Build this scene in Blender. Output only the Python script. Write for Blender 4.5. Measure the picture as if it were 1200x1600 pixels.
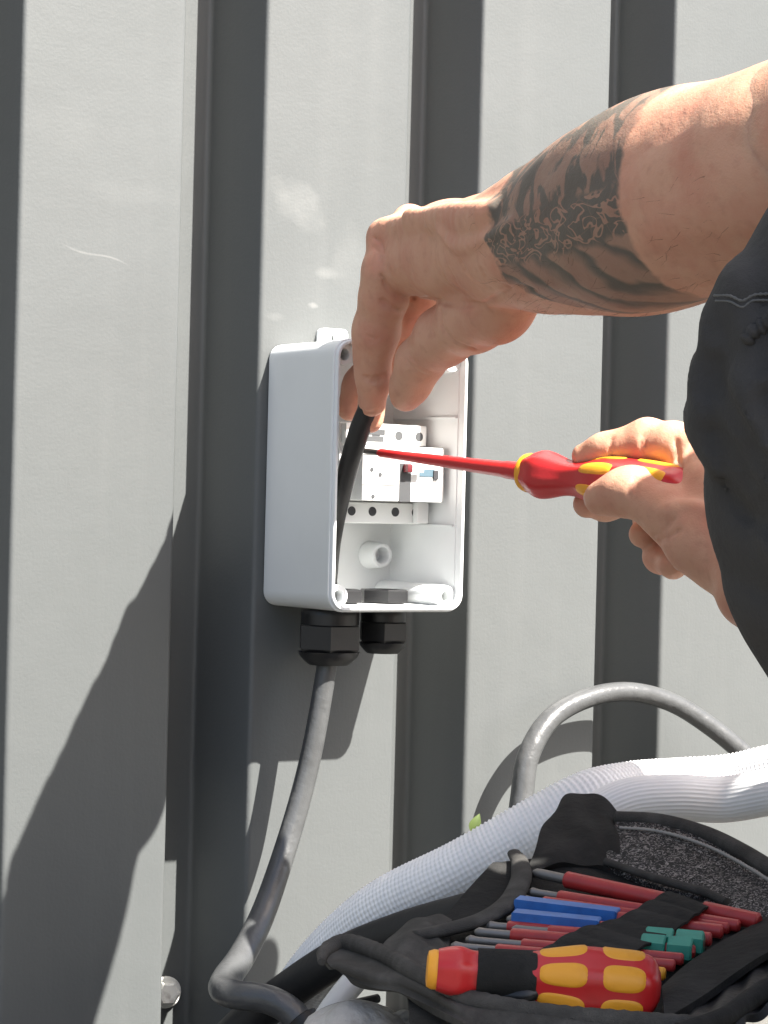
import bpy, bmesh, math, random
import numpy as np
from mathutils import Vector, Matrix, noise as mnoise
random.seed(7); np.random.seed(7)
for o in list(bpy.data.objects): bpy.data.objects.remove(o)
scene = bpy.context.scene
COL = scene.collection

# ------------------------------------------------------------------ camera, sky, sun, exposure
PSI, ROLL, FPX = math.radians(35), .025, 4000.0
CAM = np.array([-.9417, -1.4898, 0.0])
FWD = np.array([math.sin(PSI), math.cos(PSI), 0]); RGT0 = np.array([math.cos(PSI), -math.sin(PSI), 0]); UPW = np.array([0, 0, 1.0])
RGT = math.cos(ROLL) * RGT0 + math.sin(ROLL) * UPW
UPV = -math.sin(ROLL) * RGT0 + math.cos(ROLL) * UPW
cd = bpy.data.cameras.new('camera'); cam = bpy.data.objects.new('camera', cd); COL.objects.link(cam)
cd.sensor_fit = 'VERTICAL'; cd.sensor_height = 36; cd.lens = 36 * FPX / 1600; cd.clip_start = .02; cd.clip_end = 500
m = Matrix.Identity(4)
for i in range(3):
    m[i][0], m[i][1], m[i][2], m[i][3] = RGT[i], UPV[i], -FWD[i], CAM[i]
cam.matrix_world = m
scene.camera = cam
SUN = np.array([-.033, .086, -.109]); SUN /= np.linalg.norm(SUN)       # the way the light travels
EL = math.asin(-SUN[2]); AZ = math.atan2(-SUN[0], -SUN[1])
w = bpy.data.worlds.new('World'); scene.world = w; w.use_nodes = True
nt = w.node_tree; bg = nt.nodes['Background']
sky = nt.nodes.new('ShaderNodeTexSky'); sky.sky_type = 'NISHITA'; sky.sun_disc = False
sky.sun_elevation = EL; sky.sun_rotation = AZ; sky.air_density = 1.0; sky.dust_density = 3.5; sky.ozone_density = .6
nt.links.new(sky.outputs[0], bg.inputs[0]); bg.inputs[1].default_value = .064
sl = bpy.data.lights.new('sun', 'SUN'); sl.energy = 5.0; sl.angle = math.radians(.5); sl.color = (1, .96, .895)
so = bpy.data.objects.new('sun', sl); COL.objects.link(so); so.location = (1, -3, 4)
so.rotation_euler = Vector(SUN).to_track_quat('-Z', 'Y').to_euler()
scene.view_settings.view_transform = 'Standard'; scene.view_settings.look = 'None'
scene.view_settings.exposure = 2.10; scene.view_settings.gamma = 1

def at(px, py, Z):                      # photo pixel + real distance along the view axis -> world point
    return CAM + Z * (FWD + (px - 600) / FPX * RGT - (py - 800) / FPX * UPV)
def aty(px, py, y):                     # photo pixel + distance from the wall plane
    d = FWD + (px - 600) / FPX * RGT - (py - 800) / FPX * UPV
    return CAM + (y - CAM[1]) / d[1] * d

# ------------------------------------------------------------------ helpers
def tag(o, label=None, cat=None, group=None, kind=None):
    if label: o['label'] = label
    if cat: o['category'] = cat
    if group: o['group'] = group
    if kind: o['kind'] = kind
    return o
def empty(name, loc, label=None, cat=None, group=None):
    o = bpy.data.objects.new(name, None); COL.objects.link(o); o.location = [float(c) for c in loc]
    o.empty_display_size = .02
    return tag(o, label, cat, group)
def wloc(o):
    l = Vector((0, 0, 0))
    while o: l += o.location; o = o.parent
    return l
def mk(name, verts, faces, mat, parent=None, smooth=True, angle=40, loc=None):
    me = bpy.data.meshes.new(name)
    V = np.asarray(verts, float)
    if loc is None: base = wloc(parent) if parent else Vector((0, 0, 0)); base = np.array(base); oloc = (0, 0, 0)
    else: base = np.asarray(loc, float); oloc = base - (np.array(wloc(parent)) if parent else 0)
    me.from_pydata((V - base).tolist(), [], [list(map(int, f)) for f in faces]); me.update()
    if smooth:
        me.shade_smooth()
        if angle: me.set_sharp_from_angle(angle=math.radians(angle))
    me.materials.append(mat)
    o = bpy.data.objects.new(name, me); COL.objects.link(o); o.parent = parent; o.location = [float(c) for c in oloc]
    return o
class MB:
    def __init__(s): s.v = []; s.f = []
    def add(s, V, F):
        n = len(s.v); s.v += [tuple(map(float, p)) for p in V]; s.f += [[i + n for i in f] for f in F]; return s
    def box(s, lo, hi, b=0.0):
        bm = bmesh.new(); bmesh.ops.create_cube(bm, size=1)
        for v in bm.verts:
            v.co = [lo[i] + (v.co[i] + .5) * (hi[i] - lo[i]) for i in range(3)]
        if b: bmesh.ops.bevel(bm, geom=bm.edges[:], offset=b, segments=2, affect='EDGES', profile=.6)
        bm.verts.ensure_lookup_table(); bm.verts.index_update()
        s.add([v.co for v in bm.verts], [[v.index for v in f.verts] for f in bm.faces]); bm.free(); return s
    def build(s, name, mat, parent=None, **k): return mk(name, s.v, s.f, mat, parent, **k)
def frame(d):
    d = np.asarray(d, float); d = d / np.linalg.norm(d)
    a = np.array([0, 0, 1.0]) if abs(d[2]) < .9 else np.array([1.0, 0, 0])
    u = np.cross(a, d); u /= np.linalg.norm(u); return u, np.cross(d, u), d
def lathe(prof, p0, d, n=32, cap=True, u=None, lob=None):
    """prof: list of (s, r) along axis d from p0; lob(s, phi) -> radius factor"""
    U, W, D = frame(d)
    if u is not None: U = np.asarray(u, float); U = U - U @ D * D; U /= np.linalg.norm(U); W = np.cross(D, U)
    V = []; F = []
    for s, r in prof:
        for k in range(n):
            a = 2 * math.pi * k / n; q = r * (lob(s, a) if lob else 1)
            V.append(np.asarray(p0) + s * D + q * (math.cos(a) * U + math.sin(a) * W))
    for i in range(len(prof) - 1):
        for k in range(n):
            a, b = i * n + k, i * n + (k + 1) % n
            F.append([a, b, b + n, a + n])
    if cap:
        F.append(list(range(n))[::-1]); F.append([(len(prof) - 1) * n + k for k in range(n)])
    return V, F
def spline(P, step):
    """Catmull-Rom through rows of P (any width), resampled at about step of arc length in the first three columns"""
    P = np.asarray(P, float); Q = np.vstack([2 * P[0] - P[1], P, 2 * P[-1] - P[-2]]); out = []
    for i in range(1, len(Q) - 2):
        a, b, c, d = Q[i - 1:i + 3]
        for t in np.linspace(0, 1, 40, endpoint=False):
            out.append(.5 * ((2 * b) + (c - a) * t + (2 * a - 5 * b + 4 * c - d) * t * t + (-a + 3 * b - 3 * c + d) * t ** 3))
    out.append(P[-1]); out = np.array(out)
    L = np.r_[0, np.cumsum(np.linalg.norm(np.diff(out[:, :3], axis=0), axis=1))]
    n = max(2, int(round(L[-1] / step))); s = np.linspace(0, L[-1], n + 1)
    return np.column_stack([np.interp(s, L, out[:, k]) for k in range(out.shape[1])]), s
def tube(P, r=None, n=20, step=.004, mod=None, flat=None, round_end=True):
    """P rows (x,y,z[,r])"""
    P = np.asarray(P, float)
    if P.shape[1] == 3: P = np.column_stack([P, np.full(len(P), r)])
    C, s = spline(P, step); X = C[:, :3]; Rr = C[:, 3]
    T = np.gradient(X, axis=0); T /= np.linalg.norm(T, axis=1)[:, None]
    U = frame(T[0])[0]; V = []; F = []
    ang = np.arange(n) * 2 * math.pi / n
    for i in range(len(X)):
        U = U - U @ T[i] * T[i]; U /= np.linalg.norm(U); W = np.cross(T[i], U)
        q = Rr[i] * (mod(s[i], ang) if mod else np.ones(n))
        ring = X[i] + (q * np.cos(ang))[:, None] * U + (q * np.sin(ang) * (flat or 1))[:, None] * W
        V.append(ring)
    V = np.vstack(V)
    m_ = len(X)
    for i in range(m_ - 1):
        for k in range(n):
            a, b = i * n + k, i * n + (k + 1) % n; F.append([a, b, b + n, a + n])
    V = V.tolist()
    for e, i in ((-1, 0), (1, m_ - 1)):
        c = len(V); V.append((X[i] + e * T[i] * Rr[i] * (.35 if round_end else 0)).tolist())
        for k in range(n):
            a, b = i * n + k, i * n + (k + 1) % n
            F.append([b, a, c] if e < 0 else [a, b, c])
    return V, F
def grid_spline(G, nu, nv):
    G = np.asarray(G, float)
    def up(A, n):
        Q = np.concatenate([2 * A[:1] - A[1:2], A, 2 * A[-1:] - A[-2:-1]]); m = len(A); out = []
        for t in np.linspace(0, m - 1 - 1e-9, n):
            i = int(t); f = t - i; a, b, c, d = Q[i:i + 4]
            out.append(.5 * ((2 * b) + (c - a) * f + (2 * a - 5 * b + 4 * c - d) * f * f + (-a + 3 * b - 3 * c + d) * f ** 3))
        return np.array(out)
    A = up(G, nu); A = up(A.transpose(1, 0, 2), nv).transpose(1, 0, 2); return A
def sheet(G, th, nu=30, nv=30, disp=None):
    """cloth with thickness through control grid G[u][v]"""
    A = grid_spline(G, nu, nv)
    du = np.gradient(A, axis=0); dv = np.gradient(A, axis=1); N = np.cross(du, dv); N /= np.linalg.norm(N, axis=2)[:, :, None] + 1e-12
    if (N * (CAM - A)).sum(2).mean() < 0: N = -N
    if disp is not None:
        uu, vv = np.meshgrid(np.linspace(0, 1, nu), np.linspace(0, 1, nv), indexing='ij'); A = A + disp(uu, vv, A)[:, :, None] * N
        du = np.gradient(A, axis=0); dv = np.gradient(A, axis=1); M = np.cross(du, dv); M /= np.linalg.norm(M, axis=2)[:, :, None] + 1e-12
        N = M * np.sign((M * N).sum(2))[:, :, None]
    top = A.reshape(-1, 3); bot = (A - th * N).reshape(-1, 3); V = np.vstack([top, bot]); n0 = len(top); F = []
    ix = lambda i, j: i * nv + j
    flip = (np.cross(du, dv) * N).sum() < 0
    for i in range(nu - 1):
        for j in range(nv - 1):
            q = [ix(i, j), ix(i + 1, j), ix(i + 1, j + 1), ix(i, j + 1)]
            if flip: q = q[::-1]
            F.append(q); F.append([k + n0 for k in q[::-1]])
    edge = [ix(i, 0) for i in range(nu)] + [ix(nu - 1, j) for j in range(1, nv)] + [ix(i, nv - 1) for i in range(nu - 2, -1, -1)] + [ix(0, j) for j in range(nv - 2, 0, -1)]
    for k in range(len(edge)):
        a, b = edge[k], edge[(k + 1) % len(edge)]
        q = [b, a, a + n0, b + n0]; F.append(q[::-1] if flip else q)
    return V, F

# ------------------------------------------------------------------ materials
def mat(name, col, rough=.5, metal=0, bump=None, var=None, spec=.5, sss=None, coat=0):
    """bump: list of (scale, strength, distance); var: (scale, other colour, lo, hi)"""
    m = bpy.data.materials.new(name); m.use_nodes = True; t = m.node_tree; b = t.nodes['Principled BSDF']
    b.inputs['Base Color'].default_value = (*col, 1); b.inputs['Roughness'].default_value = rough; b.inputs['Metallic'].default_value = metal
    b.inputs['Specular IOR Level'].default_value = spec; b.inputs['Coat Weight'].default_value = coat
    if sss:
        b.inputs['Subsurface Weight'].default_value = sss; b.inputs['Subsurface Radius'].default_value = (1, .35, .2); b.inputs['Subsurface Scale'].default_value = .006
    co = t.nodes.new('ShaderNodeTexCoord'); m['co'] = co.name
    if var:
        n = t.nodes.new('ShaderNodeTexNoise'); n.inputs['Scale'].default_value = var[0]; n.inputs['Detail'].default_value = 6; n.inputs['Roughness'].default_value = .6
        r = t.nodes.new('ShaderNodeMapRange'); r.inputs[1].default_value = var[2]; r.inputs[2].default_value = var[3]
        x = t.nodes.new('ShaderNodeMix'); x.data_type = 'RGBA'; x.inputs[6].default_value = (*col, 1); x.inputs[7].default_value = (*var[1], 1)
        t.links.new(co.outputs['Object'], n.inputs['Vector']); t.links.new(n.outputs[0], r.inputs[0]); t.links.new(r.outputs[0], x.inputs[0]); t.links.new(x.outputs[2], b.inputs['Base Color'])
        x.name = 'colmix'
    prev = None
    for sc, st, di in bump or []:
        n = t.nodes.new('ShaderNodeTexNoise'); n.inputs['Scale'].default_value = sc; n.inputs['Detail'].default_value = 4
        bp = t.nodes.new('ShaderNodeBump'); bp.inputs['Strength'].default_value = st; bp.inputs['Distance'].default_value = di
        t.links.new(co.outputs['Object'], n.inputs['Vector']); t.links.new(n.outputs[0], bp.inputs['Height'])
        if prev: t.links.new(prev.outputs[0], bp.inputs['Normal'])
        prev = bp
    if prev: t.links.new(prev.outputs[0], b.inputs['Normal']); prev.name = 'lastbump'
    return m
M = {}
M['box'] = mat('box_plastic', (.74, .76, .76), .38, bump=[(900, .05, .0004)], var=(9, (.68, .70, .70), .45, .75))
M['device'] = mat('device_plastic', (.72, .73, .72), .35)
M['screw'] = mat('zinc_screw', (.30, .30, .30), .35, .8)
M['hole'] = mat('dark_hole', (.03, .03, .035), .6)
M['label_grey'] = mat('label_grey', (.06, .062, .065), .5)
M['label_blue'] = mat('label_blue', (.08, .13, .165), .4)
M['lever'] = mat('lever_red', (.12, .015, .02), .4)
M['gland'] = mat('gland_nylon', (.010, .010, .011), .38, bump=[(700, .12, .0005)])
M['cable'] = mat('cable_grey', (.070, .072, .073), .30, bump=[(90, .35, .003), (900, .15, .0006)], var=(30, (.056, .057, .058), .45, .75))
M['black_cable'] = mat('cable_black', (.008, .0075, .0075), .5, bump=[(160, .25, .002)])
M['hose_white'] = mat('hose_white', (.86, .86, .855), .5, var=(30, (.78, .785, .79), .5, .8))
M['hose_black'] = mat('hose_black', (.013, .0135, .015), .55, bump=[(90, .3, .002)])
M['pipe_grey'] = mat('pipe_grey', (.45, .46, .46), .45)
M['red'] = mat('red_plastic', (.48, .018, .020), .33, var=(50, (.40, .016, .016), .5, .8), bump=[(300, .08, .001)])
M['red_old'] = mat('red_sleeve', (.40, .03, .03), .4, var=(90, (.30, .028, .028), .45, .7))
M['yellow'] = mat('yellow_rubber', (.76, .33, .018), .48, bump=[(500, .1, .0008)], var=(60, (.64, .26, .015), .5, .8))
M['blue'] = mat('blue_plastic', (.035, .16, .50), .4, var=(80, (.03, .11, .36), .45, .7))
M['green'] = mat('green_plastic', (.03, .27, .20), .45, var=(80, (.025, .2, .15), .45, .7))
M['steel'] = mat('steel', (.42, .41, .39), .35, .9, bump=[(400, .2, .0006)])
M['tip_steel'] = mat('tip_steel', (.20, .19, .18), .5, .6)
M['steel_dark'] = mat('blade_steel', (.16, .15, .145), .4, .9)
M['fabric'] = mat('bag_fabric', (.014, .014, .0135), .85, bump=[(160, .35, .003), (1500, .5, .0008)], var=(35, (.028, .027, .026), .45, .7), spec=.25)
M['fabric_trim'] = mat('bag_trim', (.042, .040, .037), .8, bump=[(1600, .7, .001)], var=(60, (.085, .081, .075), .45, .75), spec=.3)
M['quilt'] = mat('bag_lining', (.012, .0125, .014), .6, bump=[(60, .4, .006), (1500, .4, .0006)], spec=.4)
M['stone'] = mat('stone', (.40, .39, .37), .8, bump=[(30, .5, .01), (220, .6, .003)], var=(45, (.26, .25, .24), .4, .65))
M['trousers'] = mat('trousers', (.040, .0385, .038), .8, bump=[(22, .6, .014), (1300, .5, .0008)], var=(18, (.045, .043, .042), .42, .7), spec=.3)
M['stitch'] = mat('stitch_thread', (.10, .10, .098), .9)
M['stitch_bag'] = mat('bag_stitch', (.30, .29, .27), .9)
M['shirt'] = mat('shirt', (.05, .055, .07), .85, bump=[(40, .5, .01)])
M['hair'] = mat('hair', (.05, .032, .02), .7, bump=[(300, .8, .004)])
M['nail'] = mat('nail', (.60, .37, .29), .3, coat=.3)
M['leaf'] = mat('leaf', (.07, .10, .025), .5)
M['bolt'] = mat('bolt_white', (.70, .70, .66), .35, bump=[(200, .3, .001)], var=(150, (.4, .38, .35), .5, .7))

# painted steel sheet: fine orange peel, faint dirt, a few scratches and pale smears with their own shapes
def wall_mat():
    m = mat('painted_sheet', (.0905, .0960, .0958), .46, bump=[(9, .12, .012), (430, .11, .0012)], var=(5, (.0850, .0905, .0900), .35, .7))
    t = m.node_tree; b = t.nodes['Principled BSDF']; co = t.nodes[m['co']]; N = t.nodes.new; L = t.links.new
    def math_(op, a, bb=None, c=None):
        n = N('ShaderNodeMath'); n.operation = op; n.use_clamp = False
        for i, q in enumerate((a, bb, c)):
            if q is None: continue
            if isinstance(q, (int, float)): n.inputs[i].default_value = q
            else: L(q, n.inputs[i])
        return n.outputs[0]
    sep = N('ShaderNodeSeparateXYZ'); L(co.outputs['Object'], sep.inputs[0]); X, Zc = sep.outputs[0], sep.outputs[2]
    def blob(cx, cz, rx, rz, scale, lo, hi, sh=0):     # soft smear: ellipse broken by noise
        dx = math_('DIVIDE', math_('SUBTRACT', X, cx), rx); dz = math_('DIVIDE', math_('SUBTRACT', Zc, cz), rz)
        if sh: dx = math_('ADD', dx, math_('MULTIPLY', dz, sh))
        r2 = math_('ADD', math_('MULTIPLY', dx, dx), math_('MULTIPLY', dz, dz))
        n = N('ShaderNodeTexNoise'); n.inputs['Scale'].default_value = scale; n.inputs['Detail'].default_value = 5; L(co.outputs['Object'], n.inputs['Vector'])
        r = N('ShaderNodeMapRange'); r.inputs[1].default_value = lo; r.inputs[2].default_value = hi
        L(math_('SUBTRACT', n.outputs[0], math_('MULTIPLY', r2, .5)), r.inputs[0]); return r.outputs[0]
    acc = math_('MULTIPLY', blob(*[aty(462, 318, 0)[0], aty(462, 318, 0)[2]], .030, .035, 26, .28, .52, .5), .20)
    for px, py, rx, rz, g, am in ((515, 428, .016, .006, 60, .28), (545, 400, .02, .03, 40, .12), (490, 477, .006, .003, 90, .5), (430, 495, .01, .004, 80, .15), (205, 300, .05, .01, 50, .05), (110, 200, .05, .02, 50, .05)):
        p = aty(px, py, 0); acc = math_('ADD', acc, math_('MULTIPLY', blob(p[0], p[2], rx, rz, g, .15, .6), am * .8))
    # one long curved scratch
    p = aty(150, 398, 0)
    dx = math_('SUBTRACT', X, p[0]); dz = math_('SUBTRACT', Zc, p[2])
    cz = math_('ADD', math_('MULTIPLY', dx, -.22), math_('MULTIPLY', math_('SINE', math_('MULTIPLY', dx, 120)), .0016))
    d = math_('ABSOLUTE', math_('SUBTRACT', dz, cz)); r = N('ShaderNodeMapRange'); r.inputs[1].default_value = .0009; r.inputs[2].default_value = .0003; L(d, r.inputs[0])
    e = N('ShaderNodeMapRange'); e.inputs[1].default_value = .026; e.inputs[2].default_value = .014; L(math_('ABSOLUTE', dx), e.inputs[0])
    acc = math_('ADD', acc, math_('MULTIPLY', math_('MULTIPLY', r.outputs[0], e.outputs[0]), .22))
    # small random nicks all over
    v = N('ShaderNodeTexVoronoi'); v.inputs['Scale'].default_value = 9; mp = N('ShaderNodeMapping'); mp.inputs['Scale'].default_value = (1, 1, .7); L(co.outputs['Object'], mp.inputs[0]); L(mp.outputs[0], v.inputs['Vector'])
    q = N('ShaderNodeMapRange'); q.inputs[1].default_value = .014; q.inputs[2].default_value = .006; L(v.outputs['Distance'], q.inputs[0])
    acc = math_('ADD', acc, math_('MULTIPLY', q.outputs[0], .5))
    dn = N('ShaderNodeTexNoise'); dn.inputs['Scale'].default_value = 1; dn.inputs['Detail'].default_value = 6; mp3 = N('ShaderNodeMapping'); mp3.inputs['Scale'].default_value = (38, 38, 1.6); L(co.outputs['Object'], mp3.inputs[0]); L(mp3.outputs[0], dn.inputs['Vector'])
    dr = N('ShaderNodeMapRange'); dr.inputs[1].default_value = .52; dr.inputs[2].default_value = .78; dr.inputs[4].default_value = .04; L(dn.outputs[0], dr.inputs[0]); acc = math_('ADD', acc, dr.outputs[0])
    x = N('ShaderNodeMix'); x.data_type = 'RGBA'; x.inputs[7].default_value = (.26, .26, .25, 1)
    L(acc, x.inputs[0]); L(t.nodes['colmix'].outputs[2], x.inputs[6]); L(x.outputs[2], b.inputs['Base Color'])
    # vertical drag marks in the bump
    w_ = N('ShaderNodeTexNoise'); w_.inputs['Scale'].default_value = 1; mp2 = N('ShaderNodeMapping'); mp2.inputs['Scale'].default_value = (420, 420, 60); L(co.outputs['Object'], mp2.inputs[0]); L(mp2.outputs[0], w_.inputs['Vector'])
    bp = N('ShaderNodeBump'); bp.inputs['Strength'].default_value = .12; bp.inputs['Distance'].default_value = .0005; L(w_.outputs[0], bp.inputs['Height']); L(t.nodes['lastbump'].outputs[0], bp.inputs['Normal']); L(bp.outputs[0], b.inputs['Normal'])
    return m
M['wall'] = wall_mat()
def velcro_mat():
    m = mat('loop_panel', (.02, .02, .02), .9, bump=[(700, 1, .004)]); t = m.node_tree; b = t.nodes['Principled BSDF']; co = t.nodes[m['co']]
    v = t.nodes.new('ShaderNodeTexNoise'); v.inputs['Scale'].default_value = 330; v.inputs['Detail'].default_value = 2; v.inputs['Distortion'].default_value = 2.5
    r = t.nodes.new('ShaderNodeValToRGB'); r.color_ramp.elements[0].position = .5; r.color_ramp.elements[0].color = (.02, .02, .02, 1); r.color_ramp.elements[1].position = .64; r.color_ramp.elements[1].color = (.36, .335, .32, 1)
    t.links.new(co.outputs['Object'], v.inputs['Vector']); t.links.new(v.outputs[0], r.inputs[0]); t.links.new(r.outputs[0], b.inputs['Base Color']); return m
M['velcro'] = velcro_mat()
def ground_mat():
    m = mat('gravel_ground', (.10, .098, .09), .9, bump=[(35, 1, .02), (200, .6, .004)], var=(60, (.07, .066, .06), .4, .65)); return m
M['ground'] = ground_mat()

# ------------------------------------------------------------------ ground and wall
GZ = -.37
n = 40; xs = np.r_[np.linspace(-30, -2, 8), np.linspace(-1.6, 1.6, 33), np.linspace(2, 30, 8)]; ys = np.r_[np.linspace(-30, -2.4, 8), np.linspace(-2, .3, 24), [2, 8, 30]]
V = [(x, y, GZ + .006 * mnoise.noise((x * 6, y * 6, 0))) for x in xs for y in ys]; ny = len(ys)
F = [[i * ny + j, (i + 1) * ny + j, (i + 1) * ny + j + 1, i * ny + j + 1] for i in range(len(xs) - 1) for j in range(ny - 1)]
tag(mk('ground', V, F, M['ground'], angle=0), kind='structure')

PITCH, DEEP = .1852, .058
prof = []                                   # the sheet's section: flat rib, web, trough floor, web
def bend(p, q, r_, c, rad, k=4):            # round the corner q between p and r_
    p, q, r_ = map(np.array, (p, q, r_)); a = (p - q) / np.linalg.norm(p - q); b = (r_ - q) / np.linalg.norm(r_ - q)
    s, e = q + a * rad, q + b * rad; out = []
    for t in np.linspace(0, 1, k + 1): out.append((1 - t) ** 2 * s + 2 * t * (1 - t) * q + t * t * e)
    return out
X0 = -.0062                                  # left edge of the rib that carries the box
corner = []
for i in range(-14, 16):
    x = X0 + i * PITCH
    corner += [(x - .010, DEEP), (x, 0), (x + PITCH - .064, 0), (x + PITCH - .054, DEEP)]
sec = []
for i in range(1, len(corner) - 1): sec += bend(corner[i - 1], corner[i], corner[i + 1], None, .0035)
zs = np.linspace(GZ - .02, 2.3, 24); V = [(p[0], p[1], z) for p in sec for z in zs]; nz = len(zs)
F = [[i * nz + j, (i + 1) * nz + j, (i + 1) * nz + j + 1, i * nz + j + 1] for i in range(len(sec) - 1) for j in range(nz - 1)]
nb = len(V); V += [(p[0], p[1] + .0012, z) for p in sec for z in (zs[0], zs[-1])]     # the sheet's back skin
F += [[nb + i * 2, nb + i * 2 + 1, nb + i * 2 + 3, nb + i * 2 + 2] for i in range(len(sec) - 1)]
wall = empty('corrugated_wall', (0, 0, GZ), 'pale grey painted steel wall with deep vertical corrugations behind everything', 'wall')
mk('sheet', V, F, M['wall'], wall, angle=0, loc=(0, 0, 0))
# hexagon bolt in the trough
bp_ = aty(262, 1553, .050)
bo = empty('fixing', bp_, None, None); bo.parent = wall; bo.location = Vector(bp_) - wall.location
bpos = np.array(bp_) + [0, -.0025, 0]
V, F = lathe([(0, .0112), (.002, .0112), (.0027, .0104)], bpos + [.002, .0095, 0], (-.15, -1, 0), 24); mk('washer', V, F, M['bolt'], wall)
V, F = lathe([(0, .0086), (.008, .0086), (.0095, .0070)], bpos + [.002, .0080, 0], (-.35, -1, .05), 6); mk('bolt_head', V, F, M['bolt'], wall, angle=20)
bpy.data.objects.remove(bo)

# ------------------------------------------------------------------ junction box
BW, BD, BZ0, BZ1 = .110, .086, -.0672, .1145
def rrect(x0, x1, z0, z1, r, k=8):
    out = []
    for cx, cz, a0 in ((x1 - r, z0 + r, -90), (x1 - r, z1 - r, 0), (x0 + r, z1 - r, 90), (x0 + r, z0 + r, 180)):
        for i in range(k + 1):
            a = math.radians(a0 + 90 * i / k); out.append((cx + r * math.cos(a), cz + r * math.sin(a)))
    return out
jb = empty('junction_box', (BW / 2, 0, BZ0), 'open white plastic junction box without a lid fixed to the grey wall', 'junction box')
def rings(defs, cap0, cap1):
    V = []; F = []; n = None
    for off, y, r in defs:
        q = rrect(off, BW - off, BZ0 + off, BZ1 - off, r); n = len(q); V += [(a, y, b) for a, b in q]
    for i in range(len(defs) - 1):
        for k in range(n):
            a, b = i * n + k, i * n + (k + 1) % n; F.append([a, a + n, b + n, b])
    if cap0: F.append(list(range(n)))
    if cap1: F.append([(len(defs) - 1) * n + k for k in range(n)][::-1])
    return V, F
V, F = rings([(.003, -.0004, .008), (.0012, -.0012, .010), (.0010, -.003, .0105), (.0004, -.0790, .0118), (0, -.0800, .012), (0, -.0826, .012), (.0004, -.0830, .0118), (.0011, -.0830, .011), (.0011, -BD + .0006, .011), (.0016, -BD, .0105),
              (.0030, -BD, .0092), (.0034, -BD + .0005, .009), (.0034, -.0795, .009), (.0040, -.0790, .0085), (.0046, -.006, .008), (.0056, -.0045, .007)], True, True)
mk('housing', V, F, M['box'], jb, angle=35)
# corner screw towers: tubes with a blind hole
for cx, cz in ((.0105, BZ1 - .0105), (BW - .0105, BZ1 - .0105), (BW - .0105, BZ0 + .0105), (.0105, BZ0 + .0105)):
    V, F = lathe([(.0, .0085), (.072, .0078), (.0745, .0074), (.0750, .0068), (.0750, .0042), (.0745, .0038), (.055, .0036)], (cx, -.0048, cz), (0, -1, 0), 28)
    t_ = mk('screw_tower', V, F, M['box'], jb, angle=35)
    V, F = lathe([(0, .0035), (.004, .0035)], (cx, -.0048 - .0553, cz), (0, -1, 0), 14); mk('insert', V, F, M['hole'], t_, angle=30)
# top fixing lug behind the box
b = MB(); q = rrect(.040, .063, BZ1 - .006, BZ1 + .0125, .004, 5); nq = len(q)
hole = [(.0515 + .0022 * math.cos(a), BZ1 + .006 + .0032 * math.sin(a)) for a in np.linspace(-math.pi / 2, 1.5 * math.pi, nq, endpoint=False)]
V = []
for y in (-.0006, -.0055): V += [(a, y, c) for a, c in q] + [(a, y, c) for a, c in hole]
F = []
for k in range(nq):
    j = (k + 1) % nq
    F += [[k, nq + k, nq + j, j], [2 * nq + j, 3 * nq + j, 3 * nq + k, 2 * nq + k], [k, j, 2 * nq + j, 2 * nq + k], [nq + j, nq + k, 3 * nq + k, 3 * nq + j]]
mk('fixing_lug', V, F, M['box'], jb, angle=35)
# guide ribs on the side walls
for zz in (aty(700, 655, -.05)[2], aty(700, 821, -.05)[2]):
    MB().box((BW - .0060, -.078, zz - .0005), (BW - .0036, -.005, zz + .0006)).build('guide_rib', M['box'], jb, smooth=False)
    MB().box((.0036, -.078, zz - .0005), (.0060, -.005, zz + .0006)).build('guide_rib', M['box'], jb, smooth=False)
# hollow post moulded on the back
pp = aty(600, 868, -.022)
V, F = lathe([(0, .0098), (.012, .0086), (.0150, .0084), (.0156, .0078), (.0156, .0060), (.015, .0056), (.004, .0052)], (pp[0], -.0046, pp[2]), (0, -1, 0), 28)
mk('hollow_post', V, F, M['box'], jb, angle=35)
# rail with the four pole module
DX0, DX1 = .031, .1005
dz = aty(630, 741, -.05)[2]
MB().box((.012, -.0125, dz - .0175), (BW - .010, -.0048, dz + .0175), .0005).build('mounting_rail', M['steel'], jb, smooth=False)
dev = empty('switch_module', (.066, -.0125, dz)); dev.parent = jb; dev.location = Vector((.066, -.0125, dz)) - jb.location
bpy.data.objects.remove(dev)
body = MB(); h = .0345
body.box((DX0, -.046, dz - h), (DX1, -.0126, dz + h), .0012)
dv = body.build('switch_module', M['device'], jb, angle=30)
MB().box((DX0 + .003, -.0700, dz - .0190), (DX1 + .002, -.0462, dz + .0185), .0016).build('front_cover', M['device'], dv, angle=30)
MB().box((DX0 + .001, -.0520, dz + .0196), (DX1 - .001, -.0462, dz + .0338), .001).build('terminal_shroud', M['device'], dv, angle=30)
MB().box((DX0 + .001, -.0500, dz - .0340), (DX1 - .001, -.0462, dz - .0200), .001).build('terminal_shroud', M['device'], dv, angle=30)
MB().box((DX1 - .010, -.0560, dz - .0338), (DX1 - .0005, -.0502, dz - .0192), .001).build('terminal_tab', M['device'], dv, angle=30)
for k in range(4):
    x = DX0 + .0085 + k * .0172 + (.002 if k > 1 else 0)
    for zz, yy in ((dz + .0262, -.0521), (dz - .0262, -.0501)):
        if zz < dz and k == 3: yy = -.0501
        V, F = lathe([(0, .0032), (.0004, .0032)], (x, yy + .0002, zz), (0, -1, 0), 18)
        s_ = mk('terminal_hole', V, F, M['hole'] if zz < dz else M['label_grey'], dv, angle=30)
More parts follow.
